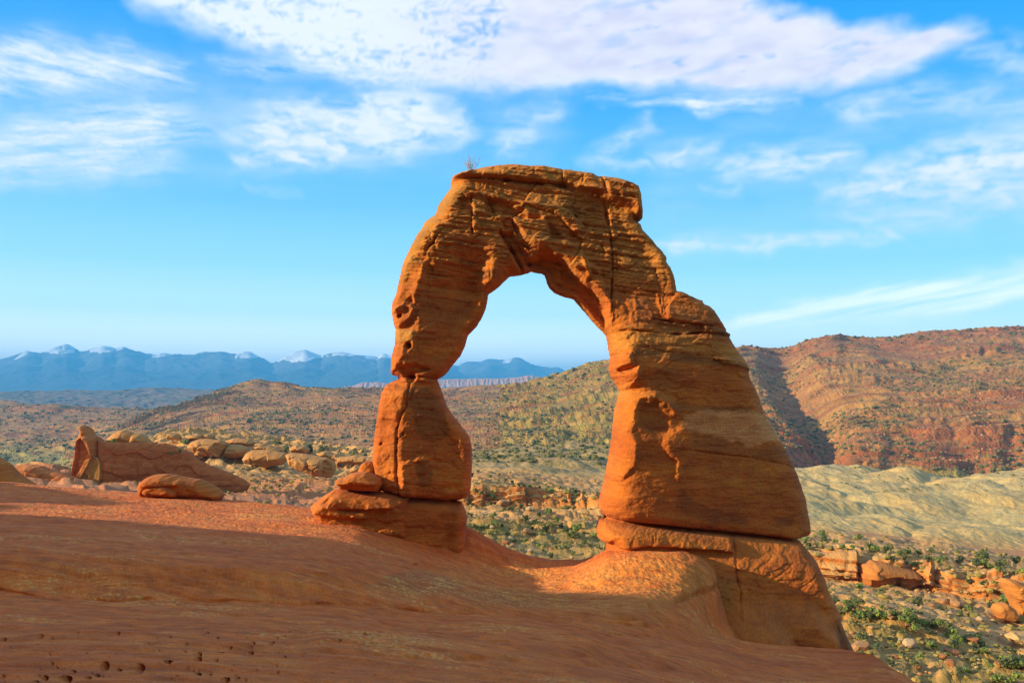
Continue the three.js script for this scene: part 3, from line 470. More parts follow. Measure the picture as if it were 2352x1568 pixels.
const pitPush = (px, py, D) => { if (py < 1270) return 0; let r = 0;
  for (const [l, d, wd] of ledges) if (l.near(px, py, 12)) { const q = l.d(px, py + 3.5 * noise(px / 80, 3, 1)), on = sm(l.x0 - 5, l.x0 + 60, px) * sm(l.x1 + 5, l.x1 - 60, px), w = 1.6 + 1.2 * noise(px / 40, 5, 2); r = Math.max(r, on * d * 1.3 * clamp(0.5 + 1.4 * noise(px / 70, 2, 11)) * Math.exp(-(q * q) / (w * w + 0.3))); }
  for (const [cx, cy, cr] of pits) { if (Math.abs(px - cx) > 2 * cr || Math.abs(py - cy) > 2 * cr) continue; const ex = (px - cx) / cr, ey = (py - cy + 0.25 * (px - cx)) / (cr * 0.55), q = ex * ex + ey * ey; if (q < 3) r = Math.max(r, 4.5 * cr / F * D * Math.exp(-q * q * q)); } return r; };
const groundRelief = (x, y, z, px, py, v) => {
  const dx = x + 0.5 * z * 0.1, cross = y - 0.06 * x, w = 0.5 * fbm(x / 9, z / 6, 3, 3);
  let r = 0.16 * fbm(x / 7, z / 3.2, 5, 4) + 0.05 * noise(x / 2.6, z / 0.55 + w * 3, cross * 2) + 0.042 * noise(x / 1.3, z / 0.26 + w * 4, 8) + 0.022 * fbm(x / 0.4, z / 0.2, 3, 3);
  { const i1 = Math.abs(noise(x / 5, z / 1.1 + 0.6 * w, cross * 1.6)), i2 = Math.abs(noise(x / 2.1, z / 0.5 + w, cross * 3 + 9)), on = sm(-0.15, 0.25, noise(x / 6, z / 4, 17)); r -= on * (0.035 * Math.exp(-i1 * i1 / 0.002) + 0.02 * Math.exp(-i2 * i2 / 0.003)); }
  // the smooth swept bowl wall above the ledge, with fine sweeping beds
  r += 0.03 * noise(px / 240, (py - 0.00012 * (px - 500) ** 2) / 7, 9) * sm(1385, 1350, py) * sm(1280, 1320, py);
  for (const [l, d, wd] of ledges) if (l.near(px, py, 60)) { const q = l.d(px, py + 3.5 * noise(px / 80, 3, 1)), ly = pl(l.p, px), s = (ly - py), on = sm(l.x0 - 5, l.x0 + 60, px) * sm(l.x1 + 5, l.x1 - 60, px); r += on * d * 1.5 * (s > 0 ? (1 - Math.exp(-s / 13)) * Math.exp(-s / 70) : 0); }
  for (const [l, d, wd] of creases) if (l.near(px, py, 50)) { const q = l.d(px, py + 3 * noise(px / 30, py / 30, 1)); r -= d * Math.exp(-q * q / (wd * wd)); }
  const roughen = crust.w(px, py, 14) * 0.8 + crust2.w(px, py, 14) * 0.8 + crust3.w(px, py, 26);
  if (roughen > 0) r += roughen * (0.03 * fbm(x / 0.8, y / 0.6, z / 0.8, 4) + 0.03 * noise(x / 0.22, y / 0.2, z / 0.22));
  return r;
};
const ground = loft({
  levels: [
    '-1500,2100,5 -700,2060,5.5 0,2000,6 1176,2040,6 1700,2100,6 3300,2150,6',
    '-1500,1660,9.5 -700,1650,10 0,1650,10 700,1655,10.5 1176,1660,11.5 1550,1670,12.5 1850,1680,14 2110,1700,15 2400,1790,15 3300,1900,15',
    '-1500,1490,14.5 -700,1480,15 0,1480,15 300,1482,15 700,1492,16 1000,1505,17 1176,1512,18 1400,1518,20 1550,1530,22 1700,1545,24 1850,1555,25 1950,1560,25 2040,1575,23 2110,1600,21 2400,1740,20 3300,1860,20',
    '-1500,1360,21 -700,1350,21 0,1362,22 300,1376,22.5 700,1386,24 1000,1406,25.5 1176,1424,26.5 1400,1444,28 1550,1452,30 1620,1460,32 1700,1472,33.5 1850,1490,34 1950,1500,33 2000,1510,31 2060,1545,28 2110,1580,26 2400,1760,24 3300,1880,24',
    '-1500,1260,23 -700,1250,23.5 0,1268,24.2 300,1284,24.8 700,1306,26.6 900,1322,29 1000,1336,30.6 1100,1354,32.2 1176,1366,33.4 1300,1374,34.2 1400,1364,35 1500,1356,35 1550,1360,35 1590,1385,34.8 1625,1440,34.8 1660,1462,35 1700,1470,35.4 1850,1486,37 1950,1494,35 2000,1504,32.5 2060,1540,29 2110,1572,26.5 2400,1765,24.5 3300,1890,24.5',
    '-1500,1165,38 -700,1160,38 0,1190,34 300,1206,34.5 520,1212,35.5 700,1218,37 800,1228,37.6 900,1250,38.2 1000,1279,39 1100,1310,39.5 1176,1326,40 1240,1330,40 1300,1324,39.8 1360,1298,39.3 1400,1276,39 1450,1268,38.8 1500,1268,38.7 1550,1268,38.8 1600,1281,38.7 1640,1312,38.5 1662,1400,38.3 1700,1462,37.6 1850,1488,39 1950,1498,36.5 2000,1507,33.2 2060,1542,29.5 2110,1574,27 2400,1770,25 3300,1900,25',
    '-1500,1110,46 -700,1100,46 0,1112,46 165,1122,46.5 300,1131,47 420,1138,47 520,1149,46.5 620,1158,45.8 720,1166,45 800,1172,44.6 900,1190,44 1000,1205,43.8 1075,1213,43.5 1120,1235,43.4 1160,1256,43.3 1200,1271,43.2 1240,1282,43.2 1290,1288,43.2 1330,1288,43.2 1370,1278,43.2 1400,1263,43.2 1440,1255,43.2 1500,1252,43 1600,1270,42.5 1660,1380,42 1700,1420,42 1850,1480,41 1950,1520,38 2000,1540,35 2060,1570,31 2110,1600,28.5 2400,1800,26 3300,1950,26',
    '-1500,1190,54 0,1180,55 300,1190,55 520,1215,54 720,1250,51 900,1290,50 1075,1330,49 1160,1370,48.5 1290,1410,48 1400,1400,48 1500,1450,47 1850,1620,46 1950,1640,44 2110,1720,36 2400,1900,32 3300,2050,32',
    '-1500,1750,62 0,1700,64 720,1700,62 1290,1800,58 1950,2000,55 2400,2200,44 3300,2300,42'],
  x0: -1500, x1: 3300, cols: 940, rows: [10, 76, 140, 100, 74, 88, 10, 4], uvScale: 1,
  dens: (s) => s < 0.07 ? mix(-1500, -40, s / 0.07) : s > 0.95 ? mix(2160, 3300, (s - 0.95) / 0.05) : mix(-40, 2160, (s - 0.07) / 0.88),
  relief: groundRelief, push: pitPush,
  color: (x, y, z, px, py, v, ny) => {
    const n = fbm(x / 5, z / 3, 4, 4), m = fbm(x / 0.9, z / 0.5, 9, 4), q = noise(x / 0.12, z / 0.09, 2);
    let c = mixc([0.60, 0.150, 0.034], [0.68, 0.19, 0.048], clamp(0.5 + 1.4 * n + 0.5 * m));
    c = mixc(c, [0.68, 0.27, 0.07], 0.6 * crust3.w(px, py, 30) + 0.4 * sm(1260, 1200, py) * sm(500, 700, px) * sm(0, 0.3, n + m + 0.1));  // second term paints the sunlit strip by the crest more orange
    const k = Math.max(crust.w(px + 30 * n, py + 10 * m, 8), crust2.w(px + 30 * n, py + 10 * m, 10) * 0.9, 0.35 * crust3.w(px, py, 30));
    const lich = sm(0.0, 0.45, q + 0.9 * m);
    if (k > 0) { c = mixc(c, [0.30, 0.115, 0.05], k * 0.5); c = mixc(c, [0.74, 0.44, 0.22], k * lich * 0.85); }
    c = mixc(c, [0.72, 0.46, 0.26], 0.7 * sm(0.22, 0.45, q + 0.6 * n) * sm(0.05, 0.3, n + 0.4 * m));
    const ln = noise(x / 2.8, z / 0.22 + 0.6 * fbm(x / 4, z / 3, 3, 2), 12) + 0.5 * noise(x / 1.1, z / 0.09, 4);
    c = mixc(c, [0.74, 0.30, 0.11], 0.36 * sm(0.12, 0.5, ln)); c = mixc(c, [0.40, 0.085, 0.02], 0.4 * sm(0.12, 0.5, -ln));
    return mixc(c, [0.46, 0.10, 0.02], 0.5 * sm(0.1, 0.5, -n - m));
  },
});
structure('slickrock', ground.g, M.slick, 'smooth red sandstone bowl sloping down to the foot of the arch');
// unseen rim left and behind, its height shaped to shade the bowl and hide sky
{
  const nx = 200, nz = 330, x0 = -150, x1 = 90, z0 = -54, z1 = 90, pos = [], col = [], uv = [], ix = [];
  for (let j = 0; j <= nz; j++) for (let i = 0; i <= nx; i++) {
    const x = mix(x0, x1, i / nx), z = mix(z0, z1, j / nz), n = fbm(x / 12, z / 12, 3, 4), s = fbm(x / 5, z / 7, 8, 4);
    let y = z < 0 ? -3.2 + 0.17 * z - 0.05 * Math.max(0, x) : -3.2 + 1.45 * sm(-8, 0.2, z) * 1 + 0.12 * z;
    y = mix(-3.2 + 0.19 * z - 0.06 * Math.max(0, x), -1.8 + 0.10 * z, sm(-7, -0.5, z));
    y -= 5.5 * sm(-6, -11, z) + 0.5 * Math.max(0, x) * sm(-4, -12, z);
    const top = pl([[-54, -7], [-47, -2.4], [-43, -0.2], [-40.6, 1.2], [-37, 2.6], [-34.4, 3.3], [-32.4, 3.2], [-30, 2.7], [-28, 3.1], [-26.5, 4.8], [-25, 6.5], [-20, 8.6], [-15, 10.3], [-7, 11.5], [0, 13], [40, 24], [90, 30]], z + 2 * s) + 0.8 * n + 1.5 * ridge(x / 9, z / 2.6, 4, 4) - 0.5;
    y = Math.max(y, mix(y, top, sm(-37, -47, x + 3 * n)));
    y = Math.max(y, mix(y, 20 + 0.12 * z + 3 * n, sm(12, 40, z + 5 * n)));
    if (x > 40) y -= 0.5 * (x - 40);
    y += 0.25 * s; pos.push(x, y, z); uv.push(x + y, z + y);
    col.push(...mixc([0.60, 0.150, 0.034], [0.68, 0.19, 0.048], clamp(0.5 + n + s)));
  }
  for (let j = 0; j < nz; j++) for (let i = 0; i < nx; i++) { const a = j * (nx + 1) + i, b = a + 1, c = a + nx + 1, d = c + 1; ix.push(a, c, b, b, c, d); }
  const g = new THREE.BufferGeometry(); g.setAttribute('position', new THREE.Float32BufferAttribute(pos, 3)); g.setAttribute('color', new THREE.Float32BufferAttribute(col, 3)); g.setAttribute('uv', new THREE.Float32BufferAttribute(uv, 2)); g.setIndex(ix); g.computeVertexNormals();
  structure('shade_rim', g, M.slick, 'unseen red sandstone rim left of and behind the viewer, shaped to shade the bowl');
}
// ---------------------------------------------------------------- the arch: one rock, split along its beds
const AD = 42;
const archOutline = pairs(`1035,428 1039,412 1059,403 1088,394 1109,389 1145,384 1181,381 1217,385 1250,384 1259,387 1297,393 1332,398 1361,402 1372,409 1379,408 1419,413 1448,422 1466,434 1472,455 1474,480 1475,502 1468,509 1455,508
 1470,518 1475,531 1496,552 1508,567 1521,581 1530,594 1529,603 1539,617 1546,635 1550,653 1552,669 1565,671 1579,678 1597,687 1609,690 1615,699 1623,702 1637,713 1649,732 1661,752 1668,762 1675,769 1672,776 1681,792 1687,801 1701,820 1713,838 1718,848 1715,855 1716,865 1725,883 1735,904
 1747,942 1764,971 1784,1005 1807,1050 1822,1084 1832,1113 1841,1143 1849,1187 1848,1214 1839,1226 1826,1232 1836,1246 1855,1270 1860,1283 1875,1319 1894,1363 1913,1412 1928,1452 1937,1484 1940,1500 1946,1640 1380,1640 1376,1330
 1386,1290 1390,1263 1394,1240 1382,1240 1371,1231 1370,1216 1377,1193 1388,1187 1384,1180 1376,1165 1378,1143 1390,1099 1398,1055 1405,1010 1410,966 1413,942 1425,900 1420,890 1405,868 1399,851 1400,829 1403,819 1400,812 1396,786 1393,771 1386,763 1368,745 1348,722 1329,700 1317,686
 1296,682 1275,673 1262,662 1255,646 1251,632 1244,628 1232,626 1221,623 1213,627 1196,631 1170,635 1156,648 1142,662 1122,675 1119,693 1115,711 1107,729 1095,749 1075,770 1068,794 1059,815 1039,839 1023,860 1012,868 1004,871
 1011,889 1019,912 1027,935 1044,958 1063,983 1077,1001 1083,1024 1084,1064 1082,1116 1078,1133 1070,1143 1057,1147 1040,1149 1060,1154 1068,1172 1073,1192 1071,1210 1066,1290 850,1290 856,1150 866,1128 862,1110
 859,1093 857,1070 858,1037 862,998 870,938 877,902 888,883 905,874 919,867 899,860 899,826 902,812 908,788 909,758 904,740 900,718 902,696 911,675 917,646 926,606 942,574 958,542 972,524 976,513 1001,495 1008,473 1023,452 1036,435`);
const capLine = pairs('1020,431 1050,427 1084,424 1120,426 1160,430 1210,434 1250,436 1290,440 1330,446 1360,452 1380,462 1400,470 1430,477 1446,482 1450,496 1458,509 1490,510');
const midLine = pairs('1380,768 1420,762 1460,764 1520,770 1560,772 1620,774 1690,776');
const rightSeam = pairs('1360,1185 1390,1186 1440,1190 1500,1196 1560,1203 1620,1208 1680,1214 1740,1220 1800,1228 1870,1234');
const leftSeam = pairs('830,1122 866,1126 900,1131 942,1138 985,1143 1030,1149 1080,1150');
const footBlocks = ['1780,1490 1840,1490 1856,1552 1804,1552', '1842,1492 1884,1492 1894,1520 1888,1552 1860,1552', '1655,1345 1700,1350 1800,1356 1850,1380 1936,1490 1860,1484 1720,1470 1560,1446 1553,1412 1570,1388 1600,1372 1640,1362'].map((q) => pairs(q)), overhang = pairs('1385,404 1500,404 1500,512 1452,512 1446,482 1392,466 1384,440');
const archPart = (x, y, f) => f && y > 1340 && x > 1540 ? (inside(footBlocks[0], x, y) ? 6 : inside(footBlocks[1], x, y) ? 7 : inside(footBlocks[2], x, y) ? 8 : 4) : y < 512 && inside(overhang, x, y) ? 9 : x < 1130 && y > 869 ? (y > pl(leftSeam, x) ? 5 : 1) : x > 1340 && y > pl(rightSeam, x) ? 4 : x > 1340 && y > pl(midLine, x) ? 3 : y < pl(capLine, x) ? 2 : 0;
// open cracks and bedding seams: line, half width (picture points), depth (m)
const cracks = [
  ['1160,429 1210,433 1250,436 1295,437', 5, 0.55], ['1296,440 1320,441', 4, 0.4], ['1084,424 1120,426 1160,430', 3, 0.2], ['1290,394 1288,412 1287,434', 1.6, 0.3], ['1372,409 1378,420 1382,440 1384,452', 2.2, 0.35], ['1120,408 1200,410 1280,418 1340,424', 2, 0.12], ['1384,430 1420,436 1455,446', 2.6, 0.25], ['1390,462 1440,468 1468,474', 2, 0.2], ['1330,400 1334,420 1333,436', 1.2, 0.15],
  ['1383,471 1388,495 1393,525 1398,552 1401,580 1402,610 1403,640 1401,662 1399,690', 3.2, 0.45], ['1404,560 1410,590 1412,612 1414,640', 2, 0.2], ['1395,470 1450,480', 3, 0.3],
  ['1086,468 1088,500 1087,530 1090,558', 3, 0.4], ['1060,505 1087,509 1140,512', 1.8, 0.2], ['1060,535 1090,540 1150,545', 2, 0.25], ['1126,478 1134,500 1140,512', 2.4, 0.3], ['1090,470 1130,484 1176,490', 1.6, 0.15], ['1180,462 1160,500', 1, 0.1],
  ['1018,548 1000,572 985,588', 3, 0.5], ['958,598 1000,602 1060,606 1110,612 1160,616', 1.8, 0.18], ['1060,640 1061,606', 1.2, 0.12], ['1126,616 1127,655', 1.2, 0.14], ['1000,640 1060,642 1140,650', 1.6, 0.12], ['960,660 1040,668 1140,676', 1.6, 0.12],
  ['1150,545 1165,570 1178,588 1192,610 1200,630', 5, 0.6], ['1176,514 1184,540 1192,566 1215,582', 3, 0.4], ['1192,570 1216,580 1240,590', 2, 0.2], ['1215,562 1265,564 1330,560 1400,570', 1.4, 0.16], ['1205,584 1260,572 1320,582 1380,588 1460,596 1500,600', 1.6, 0.2], ['1310,500 1330,518 1350,535 1380,548', 2, 0.25], ['1300,495 1320,498 1340,500', 2, 0.2], ['1170,510 1230,516 1300,512', 1.5, 0.16], ['1258,520 1268,545 1262,560', 1.4, 0.16], ['1376,572 1384,590', 4, 0.3], ['1450,590 1500,594', 1.4, 0.1], ['1500,560 1520,590', 1.4, 0.1],
  ['1406,662 1426,664 1460,668 1500,676 1540,684', 1.6, 0.14], ['1427,664 1429,700 1435,728', 1.4, 0.16], ['1500,620 1506,660 1514,736', 1.4, 0.14], ['1400,690 1398,720 1394,760', 2, 0.3], ['1538,682 1580,690 1620,700', 2.4, 0.3], ['1536,690 1520,710 1518,740', 1.6, 0.12], ['1490,738 1540,746 1600,752 1650,760 1675,766', 3.4, 0.35], ['1395,764 1450,764 1510,770 1560,772 1600,768', 2.2, 0.25], ['1520,772 1560,774 1590,770', 3.6, 0.4], ['1440,800 1520,812 1620,822 1700,838 1718,850', 2.0, 0.14], ['1620,830 1680,836 1716,850', 2.4, 0.25],
  ['905,873 930,868 960,866 1002,870', 4, 0.5], ['948,880 944,905 942,930 930,955 922,985 922,1030 921,1075 928,1130', 2.6, 0.35], ['958,898 942,935', 2, 0.2], ['1420,880 1440,876', 2, 0.2],
  ['1545,1025 1600,1032 1690,1042 1780,1060 1820,1080', 2.0, 0.2], ['1420,1015 1500,1020 1545,1024', 1.4, 0.10],
  ['1657,1215 1656,1250 1655,1290 1660,1325 1655,1345 1640,1362', 2.2, 0.3], ['1478,1200 1478,1225', 1.2, 0.12], ['1640,1362 1600,1372 1570,1388 1556,1406 1562,1440', 5, 0.5],
  ['1560,1446 1640,1462 1720,1470 1800,1478 1870,1484 1940,1490', 3.0, 0.35], ['1782,1488 1792,1520 1806,1548', 3.4, 0.5], ['1842,1490 1856,1520 1862,1550', 3.4, 0.5], ['1836,1488 1838,1476', 2, 0.3], ['1894,1484 1892,1470', 2, 0.3], ['1860,1396 1858,1440 1880,1470', 4, 0.4],
].map(([s, w, d]) => [new Line(s), w * 0.72, d * 0.62]);
const seams = [[new Line(rightSeam.map((q) => q.join(',')).join(' ')), 4.5, 0.8], [new Line(leftSeam.map((q) => q.join(',')).join(' ')), 4.5, 0.8]];
// blocks standing proud (+) or broken away (-): outline, height (m), softness, roughness of the edge
const blocks = [
  ['1030,424 1040,408 1090,394 1180,380 1260,384 1370,402 1470,432 1478,480 1478,505 1458,508 1450,486 1400,470 1360,452 1290,438 1160,428 1084,423', 0.42, 3, 2],
  ['1385,432 1470,436 1478,500 1458,510 1448,484 1392,468', 0.30, 3, 2],
  ['1040,406 1085,398 1090,410 1076,424 1044,426', 0.25, 3, 2],
  ['1120,472 1160,480 1200,500 1176,510 1120,512', -0.35, 4, 3], ['1060,476 1086,470 1088,505 1062,504', -0.25, 3, 2],
  ['1085,515 1150,515 1160,545 1090,540', 0.12, 3, 2],
  ['1176,515 1212,520 1250,512 1262,560 1236,582 1205,560', 0.45, 4, 5], ['1196,482 1230,478 1300,484 1330,540 1290,556 1250,516 1210,512', 0.22, 5, 6],
  ['1220,566 1300,560 1330,585 1352,640 1342,654 1300,610', 0.32, 4, 4], ['1330,600 1372,630 1390,690 1360,664 1345,640', 0.2, 4, 4],
  ['1150,548 1175,545 1195,575 1215,600 1222,622 1196,628 1175,590', -0.6, 5, 3],
  ['1310,505 1345,530 1390,548 1396,500 1372,482', -0.16, 5, 3], ['1000,600 1140,612 1145,650 1120,668 1000,650', 0.10, 5, 5],
  ['1040,650 1100,655 1130,672 1112,690 1060,676', -0.14, 5, 4], ['1400,666 1500,674 1510,744 1400,756', -0.10, 4, 4], ['1450,690 1480,690 1492,740 1450,742', 0.10, 3, 4],
  ['1540,684 1620,700 1655,748 1600,752 1520,738 1522,706', 0.15, 5, 3], ['1552,672 1620,692 1618,700 1540,684', 0.25, 3, 2],
  ['1480,746 1560,752 1680,766 1690,780 1600,772 1500,766', -0.22, 4, 4], ['1600,752 1678,766 1676,774 1600,766', 0.3, 3, 3],
  ['1620,822 1700,836 1720,852 1640,838', 0.2, 4, 3],
  ['1212,606 1245,590 1288,600 1328,650 1362,668 1388,702 1393,768 1330,708 1300,692 1262,670 1245,634 1222,628', -1.05, 7, 5],
  // ragged edges that catch the low sun
  ['912,640 950,600 985,618 972,660 960,700 950,690 930,720 905,720', 0.35, 6, 9], ['905,716 945,700 965,712 955,735 930,752 905,760', 0.35, 6, 9], ['908,758 960,765 962,786 910,792', 0.18, 4, 6], ['902,790 940,792 936,830 910,850 900,850', 0.25, 6, 7], ['925,845 960,838 990,850 960,862 935,866', -0.3, 5, 4],
  ['1398,822 1436,815 1440,838 1412,852 1404,862', 0.5, 6, 5], ['1404,850 1420,846 1440,850 1424,858', -0.45, 4, 3], ['1410,862 1440,852 1456,842 1455,872 1440,888 1426,894', 0.45, 6, 6],
  ['1418,905 1490,902 1525,915 1540,940 1530,950 1510,930 1490,918 1460,918 1448,935 1446,965 1425,985 1414,960', 0.24, 7, 8],
  ['1452,934 1470,925 1495,930 1518,955 1520,985 1500,990 1470,985 1450,975', -0.12, 6, 4],
  ['1405,985 1440,975 1450,1010 1448,1050 1425,1080 1398,1095 1392,1075', 0.28, 9, 10], ['1510,995 1545,975 1570,990 1568,1025 1575,1035 1550,1065 1540,1092 1528,1085 1532,1055 1520,1040 1508,1015', 0.17, 6, 10],
  ['862,990 920,985 922,1110 866,1108', 0.10, 9, 9], ['928,1060 980,1045 1000,1058 992,1075 960,1085 960,1140 930,1140', 0.22, 6, 9], ['955,1050 985,1062 975,1090 960,1080', -0.12, 5, 4],
  ['905,880 950,876 1000,880 1012,900 940,895', -0.2, 6, 5], ['880,905 940,898 936,930 922,960 875,960', 0.15, 8, 6],
  ['1384,1192 1440,1194 1560,1206 1650,1214 1650,1244 1560,1236 1470,1232 1400,1240 1376,1236', 0.35, 4, 2],
  ['1554,1440 1560,1402 1600,1380 1650,1364 1690,1366 1725,1400 1720,1520 1575,1500', 1.5, 24, 4],
  ['1562,1396 1600,1376 1650,1358 1700,1352 1800,1360 1850,1400 1850,1500 1700,1500 1575,1480 1556,1430', 1.3, 22, 4], ['1826,1388 1880,1380 1930,1430 1936,1470 1900,1470 1860,1440', -0.35, 8, 5],
  ['1792,1494 1838,1494 1852,1545 1808,1545', 0.25, 4, 3], ['1858,1496 1880,1494 1892,1520 1886,1548 1864,1548', 0.22, 4, 3],
].map(([s, h, so, ro]) => [new Area(s), h, so, ro]);
const holes = pairs('946,797 914,795 952,868 872,984 886,1015 935,993 925,730 1180,486').map(([x, y], i) => [x, y, [7, 6, 9, 5, 3, 4, 5, 3][i], [0.5, 0.4, 0.5, 0.3, 0.15, 0.15, 0.3, 0.15][i]]);
const leftCrest = pairs('380,1180 500,1140 560,1025 620,982 700,968 760,968 820,945 866,928 900,938 960,936 1040,932 1100,940 1150,920 1300,900').map(([y, x]) => [y, x]);
const archFront = (x, y, d) => {
  const low = sm(560, 1200, y), rp = sm(1330, 1420, x) * sm(640, 800, y), lp = sm(1140, 1090, x) * sm(540, 660, y), plinth = rp * sm(1180, 1240, y);
  const T0 = mix(1.25, 2.0, low) + 0.35 * rp + plinth * 0.3;
  const R = mix(mix(0.75, 1.0, lp), 1.15, rp * (1 - plinth)) + 0.3 * fbm(x / 60, y / 40, 3, 2);
  let t = dome(d, R, T0, 2.1);
  const k = sm(0, 0.9, d), m = AD / F;
  // the way the faces lean
  const xc = pl(leftCrest, y);
  if (lp > 0) t += k * lp * (x < xc ? -0.50 * (xc - x) * m : -0.36 * (x - xc) * m);
  
  t += plinth * k * 0.42 * Math.max(0, y - 1240) * m;
  t += k * (1 - lp) * (1 - rp) * (-0.12 * (x - 1280) * m);
  // beds, joints and roughness; the beds dip gently to the right
  const X = x * m, Y = y * m, bed = Y - 0.13 * X + 0.25 * noise(X / 3, Y / 3, 2);
  const top = sm(760, 600, y), smooth = rp * sm(880, 980, y) * (1 - plinth);
  const st = noise(X / 5, bed / 0.16, 1) + 0.6 * noise(X / 2.4, bed / 0.07, 5), st2 = noise(X / 9, bed / 0.55, 8);
  t += k * ((mix(0.035, 0.055, top) * st + top * 0.06 * (sm(-0.12, 0.06, st) - 0.5)) * (1 - 0.6 * smooth) + mix(0.08, 0.10, top) * st2 * (1 - 0.5 * smooth));
  const lit = lp * sm(30, -40, x - xc) + (1 - lp) * sm(60, 0, x - 1425) * rp * 0.6 + (1 - lp) * (1 - rp) * 0.6;
  t += k * (mix(0.13, 0.08, top) * fbm(X / 1.6, Y / 1.3, 4, 3) * (1 - 0.5 * smooth) + mix(0.05, 0.10, lit) * (1 - 0.4 * top) * fbm(X / 0.5, Y / 0.35, 9, 4));
  for (const [a, h, so, ro] of blocks) if (a.near(x, y, so + ro * 2)) { const w = a.w(x + ro * fbm(x / 22, y / 22, 3, 4), y + ro * fbm(x / 22, y / 22, 8, 4), so); t += w * h * Math.min(1, d / 0.35); }
  for (const [l, w, dp] of cracks) if (l.near(x, y, w * 4)) { const q = l.d(x + 1.5 * noise(x / 16, y / 16, 5), y + 1.5 * noise(x / 16, y / 16, 7)); t -= dp * (0.45 + 0.9 * clamp(0.5 + 1.6 * noise(x / 18, y / 18, 21))) * Math.exp(-(q * q) / (w * w)); }
  { const c1 = Math.abs(noise(X / 2.2, Y / 1.4, 6)), c2 = Math.abs(noise(X / 0.9 + 5, bed / 0.5, 9)); t -= k * (1 - 0.7 * smooth) * (0.05 * Math.exp(-c1 * c1 / 0.0012) * sm(0, 0.25, noise(X / 3, Y / 3, 14)) + 0.05 * Math.exp(-c2 * c2 / 0.002) * sm(0, 0.2, noise(X / 2, Y / 2, 19))); const fl = noise(X / 1.5, bed / 0.7, 25); const [ch, ce] = cells(X / 2.3 + 0.25 * noise(X, Y, 3), bed / 1.15 + 0.2 * noise(X, Y, 7)); t += k * top * (0.24 * (ch - 0.5) - 0.07 * (1 - sm(0, 0.07, ce))) + k * top * 0.03 * sm(0.02, 0.08, fl) + k * 0.05 * sm(0.15, 0.2, noise(X / 0.7, Y / 0.6, 29)) * (1 - smooth); }
  for (const [l, w, dp] of seams) if (l.near(x, y, 40)) { const q = l.d(x, y); t -= dp * Math.exp(-(q * q) / (w * w)) + 0.35 * Math.exp(-(q * q) / 220); }
  for (const [hx, hy, r, dp] of holes) { const q = ((x - hx) ** 2 + (y - hy) ** 2) / (r * r); if (q < 5) t -= dp * Math.exp(-q * q); }
  return Math.max(t, -0.2);
};
